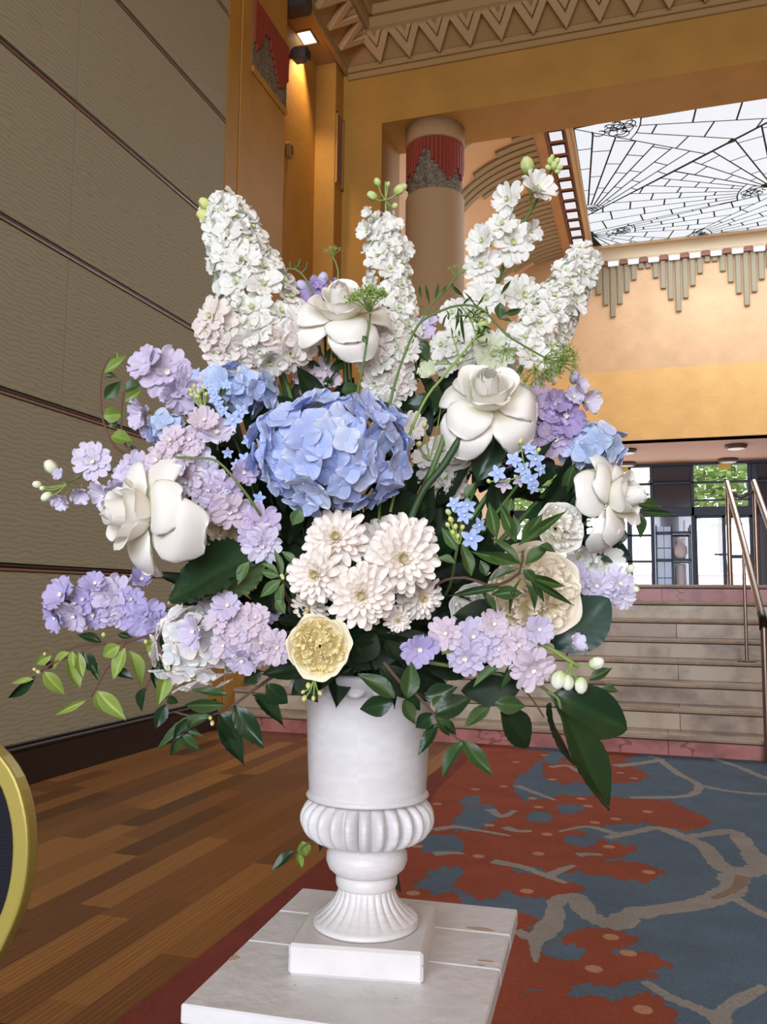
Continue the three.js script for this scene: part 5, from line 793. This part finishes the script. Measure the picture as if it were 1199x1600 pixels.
// tiny blue star flowers
{
  const G = 'sprigs of tiny blue star flowers';
  let t = thing('star_flower', 'sprig of tiny blue star flowers over the small blue hydrangea, upper left', 'star flower', G);
  for (const [x, y, s, a = 0, b = 0] of [[307, 584, 20, -0.5, 0.4], [336, 622, 22, -0.2], [364, 656, 30], [377, 642, 23, 0.3], [349, 642, 20, -0.4], [356, 708, 18], [388, 689, 21, 0.2], [382, 717, 21, 0.1], [405, 778, 20, 0.2], [354, 601, 18, 0, 0.4], [343, 632, 18, -0.3], [322, 600, 16, -0.4, 0.3], [370, 726, 18], [331, 609, 18, -0.1, 0.2]]) star(t, x, y, s, 1.0, a, b);
  buds(t, [[298, 610, 9, -0.5], [304, 604, 9], [311, 612, 10], [318, 606, 9, 0.2], [309, 620, 9], [322, 616, 8, 0.3], [300, 617, 8, -0.6]], 1.0, BM.yellow, [320, 640]);
  mesh('stem', tube(path([[318, 605], [345, 640], [380, 720], [420, 840], [480, 980]], 1.03, t.position), 0.0014, 20, 6, 0.0024), SM.dark, t);
  for (const q of [[345, 622, 352, 600, 12], [352, 640, 345, 618, 12], [330, 655, 305, 648, 16], [395, 690, 398, 660, 18]]) leaf(t, 'willow', LM.mid, ...q, 1.01);
  t = thing('star_flower', 'sprig of blue star flowers with pale green buds, just right of the chrysanthemums', 'star flower', G);
  for (const [x, y, s, a = 0, b = 0] of [[710, 787, 24, -0.4, 0.4], [731, 790, 28, 0.1, 0.4], [726, 806, 26], [749, 821, 25, 0.4], [737, 842, 36, 0, -0.1], [718, 797, 18, -0.3]]) star(t, x, y, s, 0.95, a, b);
  buds(t, [[701, 800, 12, -0.5], [705, 812, 12, -0.4], [712, 823, 11], [700, 820, 10, -0.6], [716, 838, 10], [708, 832, 10, -0.3], [723, 824, 10, 0.2]], 0.955, BM.yellow, [718, 850]); mesh('stem', tube(path([[722, 812, 0.96], [714, 860, 0.97], [690, 940, 1.06], [600, 1030, 1.1]], 0.98, t.position), 0.0016, 16, 6, 0.0024), SM.olive, t);
  for (const q of [[716, 862, 690, 822, 22], [720, 868, 742, 838, 16], [712, 880, 684, 868, 22]]) leaf(t, 'willow', LM.olive, ...q, 0.965);
  t = thing('star_flower', 'sprig of blue star flowers in the shade left of the purple florets, upper right', 'star flower', G);
  for (const [x, y, s, a = 0, b = 0] of [[803, 718, 26, -0.2, 0.2], [778, 740, 28, -0.2, 0.2], [817, 733, 26], [837, 718, 30, 0.2, 0.1], [827, 702, 22, 0, 0.5], [845, 733, 22, 0.5], [830, 750, 28, 0.1, -0.2], [834, 762, 20, 0.2, -0.5], [822, 744, 20]]) star(t, x, y, s, 1.02, a, b);
  for (const [x, y, s] of [[788, 757, 26], [812, 750, 22]]) star(t, x, y, s, 1.03, -0.1, 0, PM.pinkmauve);
  buds(t, [[814, 690, 10, 0, 0.8], [842, 703, 9, 0.3, 0.6], [764, 752, 9, -0.4]], 1.02, BM.yellow, [822, 740]); stemTo(t, at(815, 750, 1.04), 0.002);
}
// ------------------------------------------------------------ foliage
const Z = (x0, y0, s) => (q) => [x0 + q[0] * s, y0 + q[1] * s, x0 + q[2] * s, y0 + q[3] * s, q[4] * s];   // pixels of an enlarged part of the photograph
{
  let t = thing('leafy_branch', 'thin tendril with small oval leaves curling up at the upper left', 'branch', 'leafy branches of the bouquet');
  mesh('twig', tube(path([[290, 740], [235, 722], [205, 712], [182, 700], [162, 660], [157, 620], [160, 580], [172, 558]], 1.12, t.position), 0.0019, 40, 6, 0.0009), SM.red, t);
  mesh('twig', tube(path([[212, 714], [194, 690], [190, 640], [193, 612]], 1.12, t.position), 0.0012, 20, 6), SM.red, t);
  let L = Z(0, 500, 0.375);
  for (const q of [[432, 225, 550, 155, 50], [480, 190, 490, 125, 22]]) leaf(t, 'ruscus', LM.lime, ...L(q), 1.12);
  for (const q of [[435, 330, 510, 250, 58], [520, 300, 600, 240, 60], [460, 420, 490, 440, 50], [440, 235, 490, 228, 30], [560, 440, 590, 470, 36], [570, 350, 530, 395, 44], [545, 520, 565, 560, 26]]) leaf(t, 'ruscus', LM.mid, ...L(q), 1.12);
  for (const q of [[430, 400, 520, 390, 70], [520, 340, 600, 290, 40], [460, 490, 560, 490, 80], [535, 420, 600, 440, 50]]) leaf(t, 'ruscus', LM.lime, ...L(q), 1.115);
  stemTo(t, at(290, 740, 1.12), 0.002, SM.red);

  t = thing('leafy_branch', 'long yellow-green leafy branch reaching out to the lower left edge', 'branch', 'leafy branches of the bouquet');
  mesh('twig', tube(path([[430, 965], [330, 970], [259, 985], [195, 1003], [116, 1011], [88, 1030], [60, 1052]], 1.06, t.position), 0.0026, 40, 7, 0.0011), SM.twig, t);
  mesh('twig', tube(path([[196, 1003], [180, 1030], [165, 1047], [153, 1070], [142, 1088]], 1.055, t.position), 0.0018, 20, 6, 0.0009), SM.red, t);
  mesh('twig', tube(path([[150, 1008], [110, 1025], [80, 1038], [70, 1048]], 1.058, t.position), 0.001, 16, 6), SM.red, t);
  mesh('twig', tube(path([[270, 990], [255, 1020], [235, 1060], [224, 1085]], 1.065, t.position), 0.0012, 16, 6), SM.red, t);
  L = Z(0, 860, 0.375);
  for (const q of [[215, 435, 130, 485, 42], [140, 535, 52, 560, 30], [182, 505, 275, 614, 66], [275, 445, 322, 595, 74], [290, 425, 195, 490, 50], [325, 420, 340, 540, 46], [500, 395, 410, 450, 66], [520, 405, 485, 540, 70], [530, 415, 622, 578, 66], [400, 585, 532, 714, 74], [400, 590, 436, 692, 50], [362, 622, 222, 685, 34], [652, 368, 606, 460, 52], [712, 468, 650, 648, 72], [740, 470, 782, 576, 62], [300, 420, 310, 490, 40]]) leaf(t, 'ruscus', LM.pale, ...L(q), 1.055);
  for (const q of [[150, 520, 10, 652, 44], [345, 425, 405, 512, 66], [425, 382, 310, 338, 44], [460, 490, 560, 552, 50], [602, 572, 570, 682, 52], [640, 470, 642, 582, 46], [215, 460, 195, 500, 34], [490, 350, 560, 365, 30], [700, 440, 640, 470, 50], [660, 460, 690, 560, 40]]) leaf(t, 'ruscus', LM.dark, ...L(q), 1.06);
  for (const q of [[700, 330, 682, 440, 60], [370, 440, 410, 555, 40]]) leaf(t, 'ruscus', LM.mid, ...L(q), 1.06);
  buds(t, [[162, 992, 9], [60, 1050, 8, -0.6], [54, 1046, 7, -0.6], [228, 1003, 9], [70, 1022, 7]], 1.05, BM.yellow); stemTo(t, at(430, 965, 1.06), 0.0026, SM.twig);

  t = thing('camellia_branch', 'branch with glossy dark pointed leaves hanging at the lower left of the urn', 'branch', 'leafy branches of the bouquet');
  mesh('twig', tube(path([[520, 1035], [446, 1047], [400, 1076], [349, 1111], [310, 1120], [270, 1112]], 1.03, t.position), 0.0026, 30, 7, 0.0012), SM.twig, t);
  mesh('twig', tube(path([[330, 1118], [288, 1128], [277, 1143]], 1.03, t.position), 0.0012, 12, 6), SM.twig, t);
  for (const q of [[880, 690, 630, 803, 84], [940, 640, 735, 656, 60], [950, 600, 800, 590, 50], [745, 765, 838, 838, 54], [745, 750, 720, 884, 50], [770, 735, 850, 776, 30]]) leaf(t, 'camellia', LM.mid, ...L(q), 1.02);
  for (const q of [[900, 720, 1040, 892, 100], [910, 680, 1030, 800, 90], [975, 645, 1100, 824, 100], [1050, 600, 1205, 724, 90], [1110, 555, 1205, 655, 90], [690, 640, 650, 742, 60], [1090, 500, 1010, 560, 70], [690, 610, 745, 640, 40], [780, 700, 720, 790, 50]]) leaf(t, 'camellia', LM.dark, ...L(q), 1.015);
  buds(t, [[332, 1130, 9, 0, -0.6], [329, 1122, 8]], 1.01, BM.yellow);

  t = thing('camellia_branch', 'sprig of glossy dark leaves hanging over the front of the urn', 'branch', 'leafy branches of the bouquet');
  mesh('twig', tube(path([[600, 1035], [630, 1070], [647, 1082], [680, 1117], [713, 1153], [722, 1157]], 0.95, t.position), 0.0022, 24, 7, 0.0012), SM.twig, t);
  L = Z(400, 900, 0.3336);
  for (const q of [[650, 572, 485, 443, 100], [710, 572, 737, 395, 100], [690, 580, 740, 700, 80], [980, 775, 850, 932, 92], [840, 662, 936, 748, 80], [965, 768, 1104, 942, 84], [830, 610, 880, 560, 60]]) leaf(t, 'camellia', LM.mid, ...L(q), 0.945);
  for (const q of [[645, 582, 468, 642, 106], [790, 572, 948, 518, 100], [835, 655, 1018, 558, 116], [835, 642, 738, 724, 80], [850, 692, 775, 840, 80], [870, 680, 952, 742, 60], [690, 540, 790, 640, 70]]) leaf(t, 'camellia', LM.dark, ...L(q), 0.95);
  t = thing('camellia_branch', 'few dark leaves under the pale yellow rose with a drop of green berries', 'branch', 'leafy branches of the bouquet');
  for (const q of [[190, 445, 292, 592, 110], [560, 262, 455, 432, 140], [200, 130, 282, 244, 50], [330, 380, 370, 490, 40], [250, 420, 180, 480, 50], [470, 300, 580, 380, 90], [600, 300, 690, 420, 100], [700, 330, 800, 380, 70]]) leaf(t, 'camellia', LM.deep, ...L(q), 0.985);
  buds(t, [[482, 1071, 11, 0, -0.5], [476, 1091, 11, -0.3, -0.8], [500, 1083, 10, 0.4, -0.4], [490, 1091, 9, 0, -0.9], [474, 1081, 8, -0.5, -0.3]], 0.945, BM.yellow, [492, 1060]);

  t = thing('magnolia_branch', 'branch with the largest glossy leaves, hanging at the lower right', 'branch', 'leafy branches of the bouquet');
  mesh('twig', tube(path([[640, 1030], [760, 1050], [820, 1062], [856, 1080], [872, 1105]], 1.0, t.position), 0.0026, 24, 7, 0.0018), SM.olive, t);
  L = Z(640, 860, 0.3503);
  leaf(t, 'magnolia', LM.dark, ...L([640, 640, 1004, 812, 225]), 0.985, { roll: 0.2 }); leaf(t, 'magnolia', LM.dark, ...L([655, 690, 940, 1154, 205]), 0.97, { roll: -0.2, dd: -0.02 });
  leaf(t, 'magnolia', LM.deep, ...L([625, 680, 692, 978, 120]), 0.99, { roll: 0.9 }); leaf(t, 'magnolia', LM.deep, ...L([400, 690, 552, 876, 160]), 1.0); leaf(t, 'magnolia', LM.blue, ...L([650, 440, 905, 205, 230]), 1.03, { roll: 0.3 });
  leaf(t, 'camellia', LM.mid, ...L([378, 682, 528, 696, 90]), 0.985); leaf(t, 'magnolia', LM.deep, ...L([500, 600, 228, 636, 150]), 1.0); leaf(t, 'willow', LM.olive, ...L([420, 510, 270, 592, 70]), 0.975); leaf(t, 'willow', LM.mid, ...L([800, 582, 908, 520, 60]), 1.0); leaf(t, 'willow', LM.mid, ...L([850, 620, 946, 622, 50]), 1.0); leaf(t, 'camellia', LM.olive, ...L([360, 690, 255, 795, 90]), 1.01); leaf(t, 'camellia', LM.mid, ...L([470, 480, 400, 640, 40]), 0.98);
  mesh('leaf_stalk', tube(path([[856, 1080], [872, 1092], [876, 1108]], 0.98, t.position), 0.002, 8, 6), SM.olive, t); mesh('twig', tube(path([[800, 1060], [830, 1090], [850, 1120]], 1.0, t.position), 0.0012, 10, 6), SM.twig, t);

  t = thing('slender_branch', 'branch with two whorls of long slender leaves in front of the cream rose', 'branch', 'leafy branches of the bouquet');
  mesh('twig', tube(path([[590, 1010, 1.1], [660, 950, 1.06], [692, 908, 0.97], [730, 903, 0.95], [770, 915, 0.95], [812, 895, 0.945], [817, 860, 0.945]], 0.955, t.position), 0.0022, 24, 7, 0.0014), SM.twig, t);
  L = Z(680, 560, 0.3336);
  for (const q of [[385, 880, 628, 703, 56], [400, 872, 512, 718, 84], [420, 970, 545, 868, 90], [370, 850, 378, 728, 62], [385, 868, 300, 668, 68], [290, 850, 250, 664, 76], [400, 965, 270, 832, 60], [395, 960, 150, 905, 60], [170, 1020, 128, 862, 76], [340, 720, 360, 650, 60], [140, 660, 190, 575, 60], [410, 1010, 625, 1080, 66], [400, 960, 230, 905, 60]]) leaf(t, 'willow', LM.green, ...L(q), 0.94);
  for (const q of [[440, 1020, 525, 1155, 34], [420, 1020, 664, 1165, 40], [415, 1030, 492, 1195, 44], [390, 985, 245, 1035, 60], [410, 1100, 260, 1100, 80], [320, 1070, 60, 1112, 46], [400, 1035, 330, 1196, 24], [215, 1090, 300, 1199, 56], [240, 1020, 215, 940, 60], [410, 985, 480, 1050, 60], [480, 880, 580, 900, 60]]) leaf(t, 'willow', LM.mid, ...L(q), 0.935);

  t = thing('slender_branch', 'whorl of slender leaves with a reddish heart at the left of the chrysanthemums', 'branch', 'leafy branches of the bouquet');
  L = Z(380, 560, 0.3336);
  for (const q of [[180, 1025, 150, 890, 50], [175, 1020, 75, 995, 52], [180, 1035, 75, 1120, 64], [190, 1050, 160, 1185, 62], [195, 1020, 270, 930, 44], [165, 1010, 90, 950, 44], [150, 1130, 200, 1199, 60], [270, 700, 230, 790, 80], [30, 950, -30, 1060, 80], [330, 690, 460, 620, 110], [250, 960, 180, 900, 50]]) leaf(t, 'willow', LM.olive, ...L(q), 0.97);
  mesh('twig', tube(path([[441, 902, 0.97], [446, 925, 0.99], [475, 980, 1.06], [540, 1040, 1.1]], 0.985, t.position), 0.0018, 12, 6), SM.red, t);
  for (let i = 0; i < 5; i++) bud(t, at(440 + rr(-4, 4), 901 + rr(-3, 3), 0.965), px2m(7, 0.965), face(rr(-1, 1), rr(-1, 1)), BM.yellow);

  t = thing('hydrangea_leaf', 'big dark serrated leaf under the left white rose', 'leaf', 'single big leaves of the bouquet');
  leaf(t, 'serrate', LM.dark, 396, 872, 246, 920, 118, 1.0, { roll: 0.25, name: 'blade' }); stemTo(t, at(396, 872, 1.0), 0.002, SM.green);
  t = thing('hydrangea_leaf', 'lighter serrated leaf seen edge on, below the big dark one', 'leaf', 'single big leaves of the bouquet');
  leaf(t, 'serrate', LM.olive, 412, 876, 328, 954, 46, 0.985, { roll: -0.5, name: 'blade' }); stemTo(t, at(412, 876, 0.99), 0.002, SM.green);
  t = thing('hydrangea_leaf', 'dark broad leaf right below the large blue hydrangea', 'leaf', 'single big leaves of the bouquet');
  leaf(t, 'serrate', LM.deep, 600, 770, 640, 860, 110, 1.04, { name: 'blade' }); leaf(t, 'serrate', LM.deep, 560, 790, 470, 840, 70, 1.04, { name: 'blade' }); stemTo(t, at(600, 770, 1.05), 0.002, SM.green);
  t = thing('leafy_branch', 'green leaves at the right edge, around the white rose that faces right', 'branch', 'leafy branches of the bouquet');
  L = Z(680, 560, 0.3336);
  for (const q of [[920, 690, 1078, 680, 70], [950, 715, 1132, 730, 40], [940, 705, 980, 855, 66], [925, 690, 922, 785, 60], [655, 490, 598, 658, 70], [684, 500, 645, 642, 60], [890, 640, 1020, 640, 50], [700, 650, 610, 740, 60], [720, 690, 640, 690, 50]]) leaf(t, 'willow', LM.mid, ...L(q), 1.08);
  leaf(t, 'camellia', LM.blue, ...L([680, 830, 978, 965, 130]), 1.09); leaf(t, 'camellia', LM.blue, ...L([890, 800, 860, 876, 50]), 1.09); leaf(t, 'camellia', LM.deep, ...L([700, 800, 620, 900, 150]), 1.12); leaf(t, 'camellia', LM.deep, ...L([560, 480, 440, 560, 140]), 1.1);
  stemTo(t, at(930, 780, 1.1), 0.0026, SM.twig);
  t = thing('leafy_branch', 'green leaves standing between the white spikes, top centre to right', 'branch', 'leafy branches of the bouquet');
  L = Z(540, 220, 0.3503);
  for (const q of [[290, 890, 385, 995, 80], [700, 775, 795, 752, 36], [690, 795, 750, 806, 24], [690, 690, 745, 612, 20], [240, 1000, 340, 1060, 90], [380, 1000, 420, 940, 50], [650, 880, 640, 830, 40], [270, 1100, 330, 1060, 60], [690, 720, 690, 800, 60], [470, 640, 530, 700, 20]]) leaf(t, 'willow', LM.mid, ...L(q), 1.13);
  L = Z(280, 280, 0.3336);
  for (const q of [[690, 870, 705, 780, 40], [705, 890, 810, 842, 50], [560, 945, 655, 1020, 70], [760, 1000, 850, 960, 80], [600, 850, 668, 895, 46], [720, 840, 760, 780, 46], [860, 1070, 945, 1010, 70], [690, 980, 715, 910, 50], [860, 740, 895, 770, 30], [910, 920, 950, 1000, 20], [1090, 750, 1190, 850, 90], [1030, 860, 1130, 920, 90]]) leaf(t, 'camellia', LM.mid, ...L(q), 1.13);
  mesh('twig', tube(path([[420, 545], [436, 580], [452, 640], [470, 720], [520, 900]], 1.14, t.position), 0.0028, 24, 7, 0.003), SM.dark, t); mesh('twig', tube(path([[480, 560], [455, 600], [448, 640]], 1.14, t.position), 0.0012, 12, 6), SM.dark, t);
  for (const [x, y] of [[508, 520], [547, 545], [666, 560], [636, 600], [652, 620]]) mesh('twig', tube(path([[x, y], [x + 2, y + 60], [x - 2 + (580 - x) * 0.2, y + 180], [570, 960]], 1.14, t.position), 0.0018, 20, 6, 0.0026), SM.dark, t);
  t = thing('leafy_branch', 'short leafy twig hanging behind the urn, seen low at its left', 'branch', 'leafy branches of the bouquet');
  L = Z(280, 1200, 0.467);
  mesh('twig', tube(path([[590, 1180, 1.2], [560, 1270, 1.24], [520, 1312, 1.25], [480, 1318, 1.25], [462, 1338, 1.25]], 1.22, t.position), 0.0014, 24, 6), SM.twig, t);
  for (const q of [[385, 275, 318, 352, 44], [470, 225, 480, 292, 24], [500, 250, 440, 210, 14]]) leaf(t, 'ruscus', LM.dark, ...L(q), 1.25); for (const q of [[410, 245, 430, 305, 50], [395, 285, 408, 338, 30]]) leaf(t, 'ruscus', LM.lime, ...L(q), 1.25); leaf(t, 'willow', LM.mid, 618, 1345, 622, 1402, 18, 1.24);
}
// feathery green stems
{
  const G = 'feathery green umbels of the bouquet', sm = std('#8fa850', 0.7);
  let t = thing('umbel', 'feathery green umbel on a straight stem in front of the top white rose', 'umbel', G);
  umbel(t, 578, 488, 32, 1.04, face(-0.1, 0.9, 0.4), sm, 26, 9); mesh('stem', tube(path([[579, 490], [574, 530], [566, 580], [558, 620], [560, 720], [566, 900]], 1.05, t.position), 0.0013, 24, 6, 0.002), SM.green, t); leaf(t, 'willow', LM.green, 575, 536, 566, 524, 12, 1.045);
  t = thing('umbel', 'green stem arching over to the right, ending in feathery umbels above the purple florets', 'umbel', G);
  mesh('stem', tube(path([[850, 558], [815, 538], [792, 523], [757, 486], [735, 477], [708, 479], [680, 490], [656, 505], [634, 550], [614, 612], [600, 700], [590, 850]], 1.03, t.position), 0.0012, 50, 6, 0.0024), SM.green, t);
  umbel(t, 850, 558, 30, 1.03, face(0.5, -0.4, 0.6), sm, 20, 8); umbel(t, 838, 575, 24, 1.03, face(-0.3, -0.8, 0.5), sm, 14, 8); umbel(t, 872, 566, 26, 1.03, face(1, 0.1, 0.4), sm, 12, 7); umbel(t, 790, 545, 18, 1.03, face(0, -0.5, 0.5), sm, 10, 7);
  t = thing('umbel', 'thin upright green stem with needle leaves, left of the open white stem', 'umbel', G);
  mesh('stem', tube(path([[714, 432], [700, 450], [680, 470], [668, 486], [652, 512]], 1.04, t.position), 0.0011, 16, 6), SM.green, t); umbel(t, 713, 434, 16, 1.04, face(0.2, 0.9, 0.3), sm, 8, 7);
  for (const q of [[672, 478, 664, 440, 5], [680, 470, 686, 440, 6], [660, 470, 655, 438, 5], [668, 486, 655, 478, 5], [700, 450, 712, 442, 5], [690, 462, 700, 444, 5], [700, 490, 690, 512, 5], [716, 480, 712, 520, 6], [720, 484, 726, 540, 6]]) leaf(t, 'willow', LM.green, ...q, 1.04);
  t = thing('umbel', 'fine green stem with wispy leaves crossing in front of the greenish white florets', 'umbel', G);
  mesh('stem', tube(path([[743, 528], [720, 556], [690, 592], [670, 616], [640, 680], [610, 800]], 1.03, t.position), 0.0014, 24, 6, 0.002), SM.lime, t); mesh('side_stem', tube(path([[706, 520], [714, 545], [718, 570]], 1.03, t.position), 0.001, 8, 5), SM.lime, t); mesh('side_stem', tube(path([[722, 480], [736, 500], [745, 526]], 1.03, t.position), 0.001, 8, 5), SM.lime, t);
  for (let i = 0; i < 34; i++) { const x = rr(700, 770), y = rr(478, 545); leaf(t, 'willow', LM.green, x, y, x + rr(-22, 22), y + rr(-24, 16), 4, 1.03); } umbel(t, 745, 505, 20, 1.03, face(0, 0.6, 0.6), sm, 12, 7);
  t = thing('umbel', 'small yellowish umbel on a bare stem against the yellow wall, above the violet buds', 'umbel', G);
  mesh('stem', tube(path([[520, 400], [528, 420], [528, 448], [526, 520], [530, 640]], 1.15, t.position), 0.0011, 20, 6, 0.0018), SM.olive, t); umbel(t, 520, 402, 14, 1.15, face(-0.1, 0.9, 0.3), std('#a9b070', 0.7), 9, 8);
  t = thing('umbel', 'wispy bare sprig leaning left against the yellow wall, beside the left white spike', 'umbel', G);
  mesh('stem', tube(path([[445, 420], [462, 421], [478, 436], [490, 470], [500, 560]], 1.16, t.position), 0.0011, 20, 6, 0.0018), SM.olive, t); for (const q of [[462, 420, 470, 402, 5], [455, 420, 452, 405, 4], [470, 428, 482, 408, 5], [460, 421, 466, 410, 4]]) leaf(t, 'willow', LM.olive, ...q, 1.16);
  t = thing('bare_stalk', 'thick bare green stalk slanting down from the upper right white rose', 'stalk', 'bare green stalks');
  mesh('stem', tube(path([[738, 652], [716, 690], [690, 732], [662, 766], [630, 850], [600, 980]], 1.02, t.position), 0.0044, 24, 9, 0.005), SM.dark, t);
  t = thing('bare_stalk', 'thinner bare green stalk just left of the thick slanting one', 'stalk', 'bare green stalks'); mesh('stem', tube(path([[706, 636], [692, 690], [677, 730], [650, 800], [600, 970]], 1.035, t.position), 0.0032, 24, 9, 0.004), SM.green, t);
}
// dark greenery that fills the heart of the bouquet
{
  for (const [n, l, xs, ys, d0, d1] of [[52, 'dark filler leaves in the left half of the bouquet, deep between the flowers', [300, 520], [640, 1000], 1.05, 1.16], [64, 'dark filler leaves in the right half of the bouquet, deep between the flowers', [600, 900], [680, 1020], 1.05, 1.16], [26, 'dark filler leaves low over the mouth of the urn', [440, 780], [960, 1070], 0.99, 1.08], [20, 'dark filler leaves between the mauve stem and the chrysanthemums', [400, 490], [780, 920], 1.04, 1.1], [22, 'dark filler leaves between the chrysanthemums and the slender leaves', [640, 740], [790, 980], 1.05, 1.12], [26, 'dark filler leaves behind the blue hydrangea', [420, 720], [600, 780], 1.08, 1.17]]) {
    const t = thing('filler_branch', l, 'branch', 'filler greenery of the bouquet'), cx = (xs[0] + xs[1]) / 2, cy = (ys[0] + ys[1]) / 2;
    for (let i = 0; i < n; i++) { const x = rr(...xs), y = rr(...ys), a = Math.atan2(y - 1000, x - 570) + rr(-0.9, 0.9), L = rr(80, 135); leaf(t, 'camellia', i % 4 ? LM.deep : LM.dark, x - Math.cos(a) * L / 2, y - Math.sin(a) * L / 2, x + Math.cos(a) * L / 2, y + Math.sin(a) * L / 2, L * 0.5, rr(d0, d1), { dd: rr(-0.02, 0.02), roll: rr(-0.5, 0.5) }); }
    for (let i = 0; i < 4; i++) mesh('twig', tube(path([[rr(...xs), ys[0] + rr(0, 120)], [lerp(cx, 570, 0.4) + rr(-30, 30), lerp(cy, 1000, 0.4)], [570 + rr(-30, 30), 1050]], (d0 + d1) / 2, t.position), 0.002, 14, 6), SM.dark, t);
  }
}
renderer.render(scene, camera);
